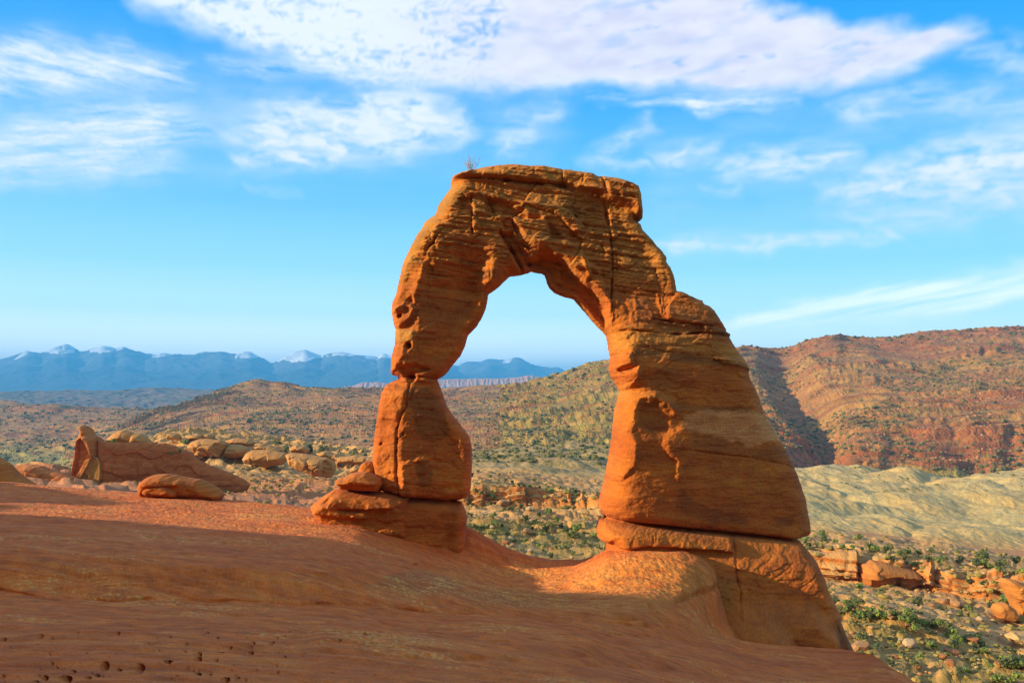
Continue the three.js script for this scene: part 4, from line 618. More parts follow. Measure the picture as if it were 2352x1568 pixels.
// the thick pillar is turned: its right side stands farther back
const archTurn = (x, y) => { const u = Math.max(0, x - 1440), r = u * u / (u + 60); return -0.36 * r * AD / F * sm(600, 820, y) * mix(1, 0.4, sm(1190, 1300, y)); };
const archBack = (x, y, d) => dome(d, 1.1, mix(1.5, 2.3, sm(500, 1200, y)), 2.2) + 0.3 * fbm(x / 50, y / 40, 5, 3) * sm(0, 0.6, d);
const stainsAndShade = [
  ['948,892 990,890 1010,905 1022,930 1030,955 1034,1000 1015,1010 985,1008 965,995 958,960 950,930', [0.19, 0.072, 0.03], 0.6, 6], ['968,1055 990,1050 1000,1075 998,1110 975,1112 966,1080', [0.20, 0.075, 0.03], 0.5, 5], ['1040,1160 1060,1150 1066,1175 1048,1180 1010,1178 1015,1164', [0.28, 0.09, 0.035], 0.5, 4],
  ['1455,935 1480,928 1512,955 1518,985 1480,990 1452,975', [0.24, 0.08, 0.03], 0.5, 4], ['1545,1110 1560,1125 1600,1150 1680,1170 1690,1186 1620,1186 1560,1172 1535,1150', [0.25, 0.07, 0.024], 0.6, 7], ['1740,1170 1790,1172 1790,1190 1750,1190', [0.24, 0.07, 0.025], 0.5, 5],  // first patch: alcove varnish, with the shade of the alcove painted in
  ['1550,950 1600,935 1700,938 1756,960 1790,1010 1740,1008 1700,1018 1660,1008 1620,1000 1580,985 1550,975', [0.78, 0.36, 0.25], 0.9, 10], ['1570,985 1640,1005 1700,1022 1760,1022 1800,1050 1740,1048 1650,1035 1570,1020', [0.34, 0.12, 0.04], 0.55, 8],
  ['1396,772 1500,770 1590,778 1680,800 1712,840 1640,836 1540,815 1480,812 1440,800 1400,812', [0.60, 0.28, 0.10], 0.6, 7], ['1440,806 1560,815 1700,842 1700,850 1560,836 1440,820', [0.26, 0.115, 0.05], 0.7, 6], ['1465,800 1480,780 1500,800 1490,815', [0.33, 0.12, 0.04], 0.6, 4],
  ['1440,918 1580,930 1700,932 1700,945 1560,940 1450,930', [0.26, 0.11, 0.04], 0.6, 5], ['1490,848 1520,840 1545,870 1525,895 1495,885', [0.34, 0.12, 0.04], 0.5, 8],
  ['1448,700 1468,672 1490,735 1450,742', [0.30, 0.095, 0.04], 0.7, 4], ['1522,706 1600,700 1640,730 1640,748 1540,742', [0.52, 0.20, 0.10], 0.6, 6], ['1490,740 1600,750 1676,764 1676,780 1600,776 1510,768', [0.27, 0.13, 0.06], 0.6, 6],
  ['1020,440 1110,440 1060,470 1000,530 960,600 940,650 925,650 945,580 990,500', [0.40, 0.21, 0.07], 0.6, 8], ['1060,600 1090,610 1086,622 1055,616', [0.26, 0.10, 0.045], 0.6, 5], ['1100,628 1150,628 1150,645 1110,648', [0.26, 0.10, 0.045], 0.6, 5],
  ['1190,600 1240,600 1290,660 1380,740 1390,762 1330,690 1250,640', [0.36, 0.14, 0.055], 0.5, 5], ['1400,480 1470,520 1530,600 1545,650 1420,640 1408,560', [0.50, 0.23, 0.095], 0.55, 14], ['1190,440 1380,470 1380,560 1230,500', [0.45, 0.21, 0.085], 0.5, 14],  // first patch paints shade along the inner curve right of the opening
  ['910,755 965,765 962,788 905,790', [0.50, 0.27, 0.13], 0.7, 5], ['900,700 1000,690 1090,690 1060,780 960,780', [0.40, 0.12, 0.035], 0.5, 12],
  ['1840,1402 1866,1380 1870,1400 1915,1440 1920,1456 1880,1445 1860,1425 1830,1420', [0.17, 0.075, 0.05], 0.65, 7], ['1400,1262 1560,1280 1650,1300 1640,1350 1560,1400 1400,1400', [0.48, 0.22, 0.085], 0.6, 12],
].map(([s, c, a, ro]) => [new Area(s), c, a, ro]);
const rockColour = (X, Y, dip = 0.13) => {
  const bed = Y + dip * X + 0.3 * noise(X / 3, Y / 3, 2), n = fbm(X / 3.5, Y / 2.5, 4, 4), b = noise(X / 11, bed / 0.5, 3), b2 = noise(X / 5, bed / 0.12, 7), q = fbm(X / 0.5, Y / 0.5, 2, 3);
  let c = mixc([0.52, 0.132, 0.016], [0.62, 0.20, 0.036], clamp(0.45 + 0.8 * b + 0.22 * b2 + 0.6 * n));
  c = mixc(c, [0.36, 0.088, 0.014], 0.55 * sm(0.1, 0.5, -n - 0.35 * b2 + 0.3 * q));
  return mixc(c, [0.64, 0.30, 0.085], 0.4 * sm(0.2, 0.5, n + 0.5 * q));
};
const archColour = (x, y) => {
  const m = AD / F; let c = rockColour((x - CX) * m, (HY - y) * m);
  c = mixc(c, [0.56, 0.265, 0.10], 0.75 * sm(720, 540, y) * clamp(0.6 + fbm(x / 80, y / 30, 8, 3)));
  { const m2 = fbm(x / 26, y / 9, 27, 4); c = mixc(c, [0.34, 0.17, 0.06], 0.5 * sm(0.1, 0.4, m2) * sm(800, 600, y)); }
  for (const [a, s, w, ro] of stainsAndShade) if (a.near(x, y, ro * 2 + 4)) { const k = a.w(x + ro * 1.6 * fbm(x / 20, y / 14, 6, 4), y + ro * 1.2 * fbm(x / 20, y / 14, 13, 4), 3 + ro * 0.3); if (k > 0) c = mixc(c, s, k * w); }
  return c;
};
const arch = thing('sandstone_arch', 'tall freestanding red sandstone arch with a flat cap, sky showing through its opening', 'rock arch');
{
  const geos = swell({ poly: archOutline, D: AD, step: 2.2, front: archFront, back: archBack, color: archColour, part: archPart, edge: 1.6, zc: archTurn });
  const names = ['arch_span', 'left_pillar', 'capstone', 'right_pillar', 'right_plinth', 'left_plinth'];
  const said = ['layered curved span with its left limb', 'lower block of the thin pillar with a dark stain', 'flat overhanging cap layer on top', 'broad tapering block of the thick pillar', 'base rock under the thick pillar, cracked at its foot', 'base ledge under the thin pillar', 'left one of two small blocks at the lower right foot', 'right one of two small blocks at the lower right foot', 'large rounded footing block under the thick pillar', 'overhanging right end block of the cap'];
  const plain = ['span', 'pillar', 'capstone', 'pillar', 'plinth', 'plinth', 'block', 'block', 'footing_block', 'overhang_block'];
  for (const g in geos) { const o = add(plain[g], geos[g], M.arch, arch); o.userData.label = said[g]; }
}
// ---------------------------------------------------------------- single rocks, big ones first
function rockColourAt(base) { return (x, y, t, d, f) => { const D = base.D, m = D / F * (base.k ?? 1), X = (x - CX) * m, Y = (HY - y) * m; let c = rockColour(X * (base.s ?? 1), Y * (base.s ?? 1)); return base.tint ? mixc(c, base.tint, base.w ?? 0.6) : c; }; }
// a rock: outline at distance D, how far it swells (m), edge radius (m), lean to the right (rise over run), roughness (m)
function swollen(name, label, category, s, D, o = {}, group) {
  const { T0 = 1, R = 0.6, turn = 0, lean = 0, up = 0, rough = 0.08, step = 2.2, blocks: bl = [], tint, w, part, edge = 1, mat = M.rock, bed = 0.4, blocky = 0 } = o;
  const poly = pairs(s), m = D / F, bx = (Math.min(...poly.map((p) => p[0])) + Math.max(...poly.map((p) => p[0]))) / 2, by = Math.max(...poly.map((p) => p[1]));
  const areas = bl.map(([q, h, so, ro]) => [new Area(q), h, so, ro]);
  const front = (x, y, d) => { const X = x * m, Y = y * m, k = sm(0, R, d); let t = dome(d, R, T0, 2.1) + k * (lean * (x - bx) * m + up * (y - by) * m); const ck = Math.abs(noise(X / (rough * 22), Y / (rough * 16), 8)), bk = noise(X / (rough * 18), Y / (rough * 9), 15); t += k * rough * (1.4 * fbm(X / (rough * 14), Y / (rough * 10), 3, 4) + bed * noise(X / (rough * 60), Y / (rough * 4), 6) + 1.5 * sm(0, 0.08, bk) + 0.5 * fbm(X / (rough * 3.5), Y / (rough * 2.5), 12, 3) - (rough > 0.06 ? 1.0 : 0) * Math.exp(-ck * ck / 0.0018) * sm(0, 0.3, noise(X / (rough * 40), Y / (rough * 40), 22))); if (blocky) { const [h, e] = cells(X / 4.2 + 0.3 * noise(X / 3, Y / 3, 2), Y / 3.2 + 0.3 * noise(X / 3, Y / 3, 5)); t += k * blocky * (1.3 * h * sm(0.02, 0.16, e) - 0.7); } for (const [a, h, so, ro] of areas) { const q = a.w(x + ro * fbm(x / 14, y / 14, 3, 3), y + ro * fbm(x / 14, y / 14, 9, 3), so); t += q * h * Math.min(1, d / (R * 0.5)); } return Math.max(t, 0.02 * d); };
  const geos = swell({ poly, D, step, front, back: (x, y, d) => dome(d, R * 1.2, T0 * 1.2, 2.1), color: rockColourAt({ D, tint, w, s: Math.min(1, 12 / (m * 100)) }), part, edge, zc: turn ? (x) => -turn * (x - bx) * m : undefined });
  const base = P(bx, by, D), t = thing(name, label, category, base.toArray(), group);
  for (const g in geos) { geos[g].translate(-base.x, -base.y, -base.z); add(part ? o.parts[g] : 'rock', geos[g], mat, t); }
  return t;
}
swollen('rock_ledge', 'rounded ledge rock running left from under the thin pillar of the arch', 'rock ledge', '716,1161 722,1154 735,1144 757,1130 768,1123 782,1121 800,1122 850,1127 905,1133 940,1138 940,1235 900,1235 840,1228 780,1218 740,1200 722,1180', 40.9, { T0: 1.1, R: 0.5, rough: 0.05, lean: -0.1, up: -0.1, mat: M.arch, blocks: [['768,1152 772,1140 790,1128 850,1130 905,1136 910,1160 850,1162 800,1160 770,1156', 0.3, 3, 2], ['722,1160 764,1150 800,1164 850,1170 850,1182 790,1178 740,1172', 0.22, 3, 3], ['752,1150 775,1124 782,1126 766,1152', -0.2, 3, 2]] });
swollen('flat_boulder', 'flat saucer-shaped boulder resting on the ledge rock beside the thin pillar', 'boulder', '772,1103 779,1097 793,1094 806,1087 819,1083 843,1083 862,1091 876,1099 879,1110 875,1119 868,1128 825,1126 784,1123 777,1114 773,1108', 40.4, { T0: 0.9, R: 0.35, rough: 0.035, mat: M.arch, blocks: [['772,1102 800,1092 830,1098 876,1104 878,1108 820,1108 774,1110', 0.28, 2, 1], ['806,1087 840,1083 868,1094 850,1100 810,1098', 0.1, 3, 2]] });
swollen('knob_boulder', 'small upright knob of rock between the saucer-shaped boulder and the thin pillar', 'boulder', '818,1090 824,1078 829,1066 841,1058 854,1060 866,1068 868,1100 820,1100', 41.3, { T0: 0.6, R: 0.3, rough: 0.04, mat: M.arch });
swollen('long_boulder', 'long whale-backed boulder lying alone on the slickrock crest', 'boulder', '321,1117 328,1105 340,1095 358,1089 386,1088 405,1092 431,1097 460,1101 482,1112 499,1123 508,1132 511,1140 505,1150 440,1148 380,1144 330,1140 324,1128', 46.2, { T0: 1.1, R: 0.55, rough: 0.05, mat: M.arch, turn: 0.2, blocks: [['330,1106 350,1094 400,1094 430,1102 425,1112 380,1112 345,1114', 0.22, 3, 4]] });
swollen('slab', 'small flat slab wedged under the near side of the whale-backed boulder', 'rock slab', '329,1132 333,1122 344,1115 366,1113 386,1117 400,1125 407,1134 404,1142 340,1140', 45.2, { T0: 0.55, R: 0.22, rough: 0.03, mat: M.arch });
swollen('rock_mass', 'dark orange rock shoulder cut off by the left picture edge', 'rock outcrop', '-160,1010 -60,1035 -20,1052 0,1064 10,1076 24,1089 42,1101 58,1112 66,1124 66,1150 -160,1150', 49, { T0: 1.5, R: 0.5, rough: 0.08, lean: -0.25, mat: M.arch });
const PALEROCK = [0.66, 0.42, 0.17];
swollen('fin_rock', 'thin leaning fin of rock with a pointed top, left on the skyline of the bowl', 'rock fin', '185,977 192,976 200,979 208,986 212,994 217,1001 226,1003 230,1013 233,1033 232,1049 231,1069 233,1093 230,1113 226,1135 165,1135 162,1121 167,1107 168,1081 171,1061 176,1041 177,1017 182,1005 187,995 185,985', 176, {
  T0: 2.4, R: 1.4, rough: 0.16, step: 1.1, edge: 0.6, tint: [0.62, 0.28, 0.10], w: 0.5, blocks: [['184,1012 196,1006 206,1012 214,1030 222,1052 206,1054 190,1085 172,1112 170,1108 176,1080 182,1050', -1.5, 1.5, 1], ['200,1004 212,1002 222,1030 226,1052 218,1048 210,1025', 0.5, 1.5, 1]], part: (x, y) => inside(pairs('206,1053 212,1048 224,1050 236,1066 236,1140 150,1140 163,1119 180,1101 200,1067'), x, y) ? 1 : 0, parts: ['fin', 'buttress'] });
swollen('rock_buttress', 'olive wedge of rock leaning against the foot of the thin fin', 'rock', '206,1053 212,1048 223,1050 230,1065 232,1090 228,1112 226,1136 160,1136 163,1119 180,1101 200,1067', 173.6, { T0: 1.2, R: 0.8, up: 0.5, rough: 0.14, step: 1.1, edge: 0.6, tint: [0.50, 0.32, 0.10], w: 0.7, blocks: [['214,1075 224,1066 229,1090 220,1110 208,1118 206,1104', -0.7, 1.5, 2]] });
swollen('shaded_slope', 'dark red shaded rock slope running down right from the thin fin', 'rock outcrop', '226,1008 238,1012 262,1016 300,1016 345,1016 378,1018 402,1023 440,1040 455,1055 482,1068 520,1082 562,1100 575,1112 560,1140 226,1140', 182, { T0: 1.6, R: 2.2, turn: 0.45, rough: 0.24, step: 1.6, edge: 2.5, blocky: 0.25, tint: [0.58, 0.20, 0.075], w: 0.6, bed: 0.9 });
swollen('dome_rock', 'pale twin-humped dome of rock behind the top of the shaded slope, larger of the two', 'boulder', '243,1020 250,1006 258,998 270,990 285,987 300,992 312,1000 317,1022', 190, { T0: 3, R: 2.4, rough: 0.16, step: 1.2, tint: PALEROCK });
swollen('dome_rock', 'pale rounded rock right beside the twin-humped dome, above the shaded slope', 'boulder', '298,1020 303,1002 311,995 322,997 335,1005 347,1014 362,1022', 189, { T0: 2.6, R: 1.8, rough: 0.16, step: 1.2, tint: PALEROCK });
swollen('low_mound', 'low red rock mound with a broken crest, left of the thin fin', 'rock outcrop', '4,1090 12,1080 22,1073 40,1068 65,1066 80,1067 96,1070 120,1080 150,1088 172,1096 176,1140 4,1140', 170, { T0: 2.2, R: 1.5, lean: -0.1, rough: 0.2, step: 1.3, tint: [0.62, 0.27, 0.11], w: 0.5, blocks: [['66,1066 92,1070 84,1082 70,1078', 0.7, 1.5, 1], ['74,1085 100,1098 108,1110 100,1112 84,1100', 0.6, 1.5, 1], ['100,1096 124,1100 130,1112 112,1112', 0.5, 1.5, 1]] });
// blocks along the pale bench
const benchSaid = ['pale round boulder at the left end of the rocky bench skyline', 'wide pale block with an orange broken face under the bench skyline, second row', 'squat pale block with orange foot, right of the wide block with the broken face', 'broad low pale hump in the middle of the rocky bench', 'biggest block of the bench, bright left face and dark right end', 'low pale slab on the bench skyline above the squat block', 'small pale cap rock third along the bench skyline', 'small pale cap rock second along the bench skyline', 'flat tilted pale slab above the broad low hump', 'small pale block beside the green shrubs on the bench', 'thin pale ledge block behind the biggest bench block', 'long pale ledge reaching the thin pillar from the left', 'little pale stone block above the saucer-shaped boulder', 'small orange lump under the left corner of the wide block'];
`384,1008 387,997 396,993 407,996 413,1002 411,1012|431,1024 442,1013 458,1008 475,1007 508,1011 524,1018 517,1033 509,1044 504,1052 480,1044 451,1042 436,1034|513,1044 521,1024 535,1020 552,1022 568,1027 573,1035 561,1048 543,1054 517,1052|557,1054 568,1038 583,1033 618,1033 656,1040 662,1051 651,1066 607,1074 587,1070 563,1064|656,1044 668,1039 702,1042 750,1051 768,1060 771,1077 761,1098 744,1096 720,1093 684,1080 664,1068|517,1012 541,1005 574,1009 588,1016 576,1026 530,1021|462,1003 470,998 482,996 491,1001 488,1010 468,1010|430,1006 447,997 464,999 464,1010 436,1012|583,1024 600,1018 625,1024 651,1033 640,1040 620,1039 588,1033|665,1028 684,1020 702,1024 711,1031 708,1041 671,1040|724,1041 750,1035 772,1042 796,1051 786,1060 739,1050|766,1050 816,1046 872,1050 872,1068 816,1068 783,1064|803,1078 816,1067 830,1071 834,1086 807,1086|448,1044 458,1029 469,1029 482,1033 482,1046 464,1050 450,1050`
  .split('|').forEach((s, i) => {
    const p = pairs(s), x = p.reduce((a, q) => a + q[0], 0) / p.length, y = Math.max(...p.map((q) => q[1])), at = canyon.find(x, y), D = (at ? -at.z : 330) - 3;
    swollen('bench_rock', benchSaid[i], 'boulder', s, D, { T0: 4, R: [2, 3, 2.4, 3, 2.6, 2, 1.5, 1.5, 1.5, 1.6, 1.6, 1.8, 1.6, 1.8][i], up: -0.3, lean: i === 4 || i === 1 ? 0.12 : 0, rough: 0.3, step: 1.4, edge: 1.6, blocky: 1.1, tint: PALEROCK, w: 0.65, blocks: i === 4 ? [['746,1056 775,1058 775,1098 738,1098', -3.2, 2, 1]] : i === 1 ? [['500,1016 526,1018 516,1036 506,1050 492,1034', -2.2, 2, 1]] : [] });
  });
// rocks on the right
swollen('rounded_outcrop', 'rounded tan outcrop with a dark undercut face on the ledge right of the thick pillar', 'rock outcrop', '1974,1309 1981,1295 2000,1286 2028,1289 2056,1297 2096,1308 2113,1321 2112,1338 2084,1354 2048,1356 2010,1354 1986,1342 1975,1326', 146, { T0: 3, R: 1.8, up: -0.15, rough: 0.22, step: 1.5, tint: [0.62, 0.34, 0.11], w: 0.5, blocks: [['1990,1326 2040,1318 2112,1328 2110,1342 2080,1356 1996,1346', -1.3, 3, 3], ['2046,1318 2056,1318 2060,1350 2046,1350', -0.8, 2, 2]] });
swollen('edge_outcrop', 'bright orange outcrop with a sharp left edge at the right picture edge', 'rock outcrop', '2304,1337 2311,1329 2328,1330 2352,1340 2430,1352 2440,1440 2352,1440 2340,1412 2327,1384 2315,1362', 128, { T0: 2.4, R: 1.0, rough: 0.18, step: 1.5, tint: [0.70, 0.38, 0.10], w: 0.5, blocks: [['2318,1368 2340,1372 2356,1420 2340,1412', -0.8, 2, 2]] });
swollen('low_outcrop', 'low orange rock just left of the bright outcrop with the sharp edge', 'rock outcrop', '2281,1400 2289,1387 2309,1383 2328,1396 2340,1416 2322,1428 2292,1418', 124, { T0: 1.4, R: 0.8, rough: 0.16, step: 1.5, tint: [0.70, 0.36, 0.10], w: 0.5 });
swollen('pale_outcrop', 'whitish rock below the bright outcrop with the sharp edge', 'rock outcrop', '2312,1462 2328,1453 2350,1462 2380,1480 2380,1505 2337,1488', 108, { T0: 1.2, R: 0.6, rough: 0.14, step: 1.5, tint: [0.78, 0.62, 0.34], w: 0.8 });
// loose boulders: three shapes, cloned
function boulderGeo(k, flat, tint, det = 3) {
  const g0 = new THREE.IcosahedronGeometry(1, det), p = g0.attributes.position, n = p.count, col = new Float32Array(n * 3), uv = new Float32Array(n * 2);
  for (let i = 0; i < n; i++) {
    const v = new THREE.Vector3().fromBufferAttribute(p, i); let r = 1;
    for (let f = 0; f < 9; f++) { const a = noise(f * 3.7 + k, 1.3, k) * 9, b = noise(f * 2.1, k + 4.2, 2) * 6, q = new THREE.Vector3(Math.cos(a) * Math.cos(b), Math.sin(b), Math.sin(a) * Math.cos(b)), h = v.dot(q); if (h > 0.55) r = Math.min(r, 0.62 / h + 0.1); }
    r *= 1 + 0.10 * fbm(v.x * 2.2 + k, v.y * 2.2, v.z * 2.2, 3); v.multiplyScalar(r); v.y *= flat; p.setXYZ(i, v.x, v.y, v.z);
    const c = mixc(tint, [tint[0] * 0.72, tint[1] * 0.62, tint[2] * 0.55], clamp(0.4 + fbm(v.x * 3, v.y * 3, v.z * 3 + k, 3))); col.set(c, i * 3); uv[i * 2] = v.x + v.z; uv[i * 2 + 1] = v.y + v.z;
  }
  g0.setAttribute('color', new THREE.BufferAttribute(col, 3)); g0.setAttribute('uv', new THREE.BufferAttribute(uv, 2)); g0.computeVertexNormals(); return g0;
}
M.boulder = new THREE.MeshStandardMaterial({ color: new THREE.Color().setRGB(0.72, 0.66, 0.58), vertexColors: true, roughness: 0.95, bumpMap: T.rough, bumpScale: 0.15 });
const bgeo = [boulderGeo(1.1, 0.75, [0.62, 0.34, 0.14]), boulderGeo(5.3, 0.6, [0.66, 0.28, 0.09]), boulderGeo(9.7, 0.85, [0.74, 0.55, 0.32])];
const bproto = bgeo.map((g) => { const o = new THREE.Group(); const m = new THREE.Mesh(g, M.boulder); m.name = 'rock'; m.castShadow = m.receiveShadow = true; o.add(m); return o; });
function boulder(px, py, r, kind, label, group) {
  const at = canyon.find(px, py + r * 0.6) ?? canyon.find(px, py); if (!at) return null;
  const o = bproto[kind].clone(); o.name = numbered('boulder'); const s = r / F * -at.z * 1.15;
  o.position.copy(at); o.position.y += s * 0.25; o.scale.set(s * rr(0.9, 1.25), s * rr(0.85, 1.1), s); o.rotation.set(rr(-0.3, 0.3), rr(0, 6.3), rr(-0.3, 0.3)); scene.add(o);
  return tag(o, label, 'boulder', group);
}
for (const [x, y, r, k, l] of [
  [1173, 1236, 9, 2, 'pointed pale boulder left of centre on the slope seen through the arch'], [1163, 1247, 9, 1, 'orange boulder just below the pointed pale boulder'], [1213, 1229, 10, 0, 'flat-topped tan boulder in the middle of the slope seen through the arch'], [1220, 1266, 7, 2, 'whitish boulder low on the slope seen through the arch, just above the saddle'], [1209, 1266, 4, 2, 'small stone left of the whitish boulder above the saddle'], [1130, 1214, 5, 2, 'white stone beside shrubs near the thin pillar base, seen through the arch'], [1216, 1170, 7, 2, 'pale boulder under the streaked cliff foot seen through the arch'], [1179, 1253, 5, 0, 'small tan boulder right below the orange boulder'], [1268, 1259, 5, 0, 'thin upright stone low on the slope seen through the arch'], [1281, 1185, 7, 0, 'grey-tan boulder beside the tall shrub under the streaked cliff'], [1125, 1230, 5, 0, 'tan stone lowest beside the slickrock edge near the thin pillar'], [1160, 1152, 16, 0, 'bulging tan rock at the left foot of the streaked cliff'], [1120, 1152, 9, 1, 'orange rock at the bottom left of the streaked cliff'],
  [1978, 1486, 21, 0, 'large tan boulder close beside the lower right flank of the arch'], [2087, 1476, 14, 2, 'pale grey oval boulder in the middle of the grassy slope on the right'], [2072, 1470, 8, 2, 'pale stone touching the grey oval boulder'], [2086, 1448, 8, 0, 'tan upright stone above the grey oval boulder'], [2046, 1434, 12, 0, 'tan boulder in dark shadow under the diagonal shrub row'], [2236, 1469, 13, 1, 'red-orange boulder among shrubs at the right end of the diagonal row'], [2191, 1493, 17, 1, 'broad orange block on the slope below the diagonal shrub row'], [2166, 1513, 10, 1, 'orange stone left below the broad orange block'], [2185, 1522, 12, 1, 'orange stone directly below the broad orange block'], [1951, 1462, 9, 0, 'shaded stone hard against the lower right flank of the arch'], [2146, 1451, 8, 0, 'tan stone above the broad orange block, beside shrubs'], [2168, 1382, 13, 0, 'left one of the pair of knobbly rocks right of the rounded outcrop'], [2196, 1388, 13, 0, 'right one of the pair of knobbly rocks right of the rounded outcrop'], [2250, 1420, 8, 2, 'whitish stone on the pale bench below the low orange rock'], [2185, 1412, 7, 2, 'whitish stone on the pale bench at its middle'], [2352, 1525, 10, 0, 'tan boulder cut by the right picture edge'], [2300, 1545, 9, 1, 'orange stone among the shrubs in the bottom right corner'], [2060, 1508, 8, 1, 'orange stone low on the grassy slope beside the slickrock edge'], [2110, 1540, 8, 1, 'orange stone on the grassy slope near the bottom edge'],
]) boulder(x, y, r, k, l);
// ---------------------------------------------------------------- shrubs
function leaves(n, size, seed0, tall, tone = 1) {
  seed = seed0; const pos = [], nor = [], col = [], ix = [];
  const lobes = Array.from({ length: 7 }, () => { const a = rr(0, 6.3), r = rr(0.1, 0.62); return [Math.cos(a) * r, rr(0.32, 0.95) * tall, Math.sin(a) * r, rr(0.3, 0.5)]; });
  for (let i = 0; i < n; i++) {
    const L = lobes[i % lobes.length], u = rr(-1, 1), a = rr(0, 6.3), q = Math.sqrt(1 - u * u), r = L[3] * Math.cbrt(rr(0.25, 1));
    const c = new THREE.Vector3(L[0] + q * Math.cos(a) * r, Math.max(0.04, L[1] + u * r), L[2] + q * Math.sin(a) * r), d = new THREE.Vector3(q * Math.cos(a), u + 0.3, q * Math.sin(a)).add(new THREE.Vector3(rr(-0.8, 0.8), rr(-0.5, 0.8), rr(-0.8, 0.8))).normalize();
    const t = new THREE.Vector3(rr(-1, 1), rr(-1, 1), rr(-1, 1)).cross(d).normalize(), b = t.clone().cross(d), s = size * rr(0.6, 1.2), k = pos.length / 3, g = rr(0, 1);
    for (const [x, y] of [[-1, -0.6], [1, -0.6], [0.7, 0.8], [-0.7, 0.8]]) { const v = c.clone().addScaledVector(t, x * s).addScaledVector(b, y * s); pos.push(v.x, v.y, v.z); nor.push(d.x, d.y, d.z); col.push(...mixc([0.11 * tone, 0.17 * tone, 0.018 * tone], [0.30 * tone, 0.34 * tone, 0.035 * tone], g)); }
    ix.push(k, k + 2, k + 1, k, k + 3, k + 2);
  }
  const G = new THREE.BufferGeometry(); G.setAttribute('position', new THREE.Float32BufferAttribute(pos, 3)); G.setAttribute('normal', new THREE.Float32BufferAttribute(nor, 3)); G.setAttribute('color', new THREE.Float32BufferAttribute(col, 3)); G.setIndex(ix); return G;
}
function stems(n, seed0, tall) {
  seed = seed0; const gs = [];
  for (let i = 0; i < n; i++) { const a = rr(0, 6.3), r = rr(0.2, 0.55), h = rr(0.4, 0.8) * tall; const c = new THREE.CatmullRomCurve3([new THREE.Vector3(0, -0.15, 0), new THREE.Vector3(Math.cos(a) * r * 0.4, h * 0.5, Math.sin(a) * r * 0.4), new THREE.Vector3(Math.cos(a) * r, h, Math.sin(a) * r)]); gs.push(new THREE.TubeGeometry(c, 4, 0.035, 5)); }
  return mergeGeometries(gs);
}
M.leaf = new THREE.MeshPhysicalMaterial({ vertexColors: true, roughness: 0.9, side: THREE.DoubleSide, transmission: 0.35, thickness: 0 });
M.stem = new THREE.MeshStandardMaterial({ color: new THREE.Color().setRGB(0.16, 0.10, 0.06), roughness: 1 });
const shrubs = [[260, 0.13, 11, 1, 1], [220, 0.12, 23, 1.25, 0.55], [240, 0.13, 37, 0.8, 1.15], [200, 0.14, 53, 0.9, 0.4]].map(([n, s, q, t, k]) => { const o = new THREE.Group(); const f = new THREE.Mesh(leaves(n, s, q, t, k), M.leaf); f.name = 'foliage'; const st = new THREE.Mesh(stems(6, q + 1, t), M.stem); st.name = 'stem'; for (const m of [f, st]) { m.castShadow = m.receiveShadow = true; o.add(m); } return o; });
seed = 4242;
function shrub(at, r, label, group, name = 'shrub') { const o = shrubs[(rnd() * 4) | 0].clone(); o.name = numbered(name); const s = r / F * -at.z; o.position.copy(at); o.scale.set(s * rr(0.9, 1.2), s * rr(0.9, 1.15), s * rr(0.9, 1.2)); o.rotation.y = rr(0, 6.3); scene.add(o); return tag(o, label, 'shrub', group); }
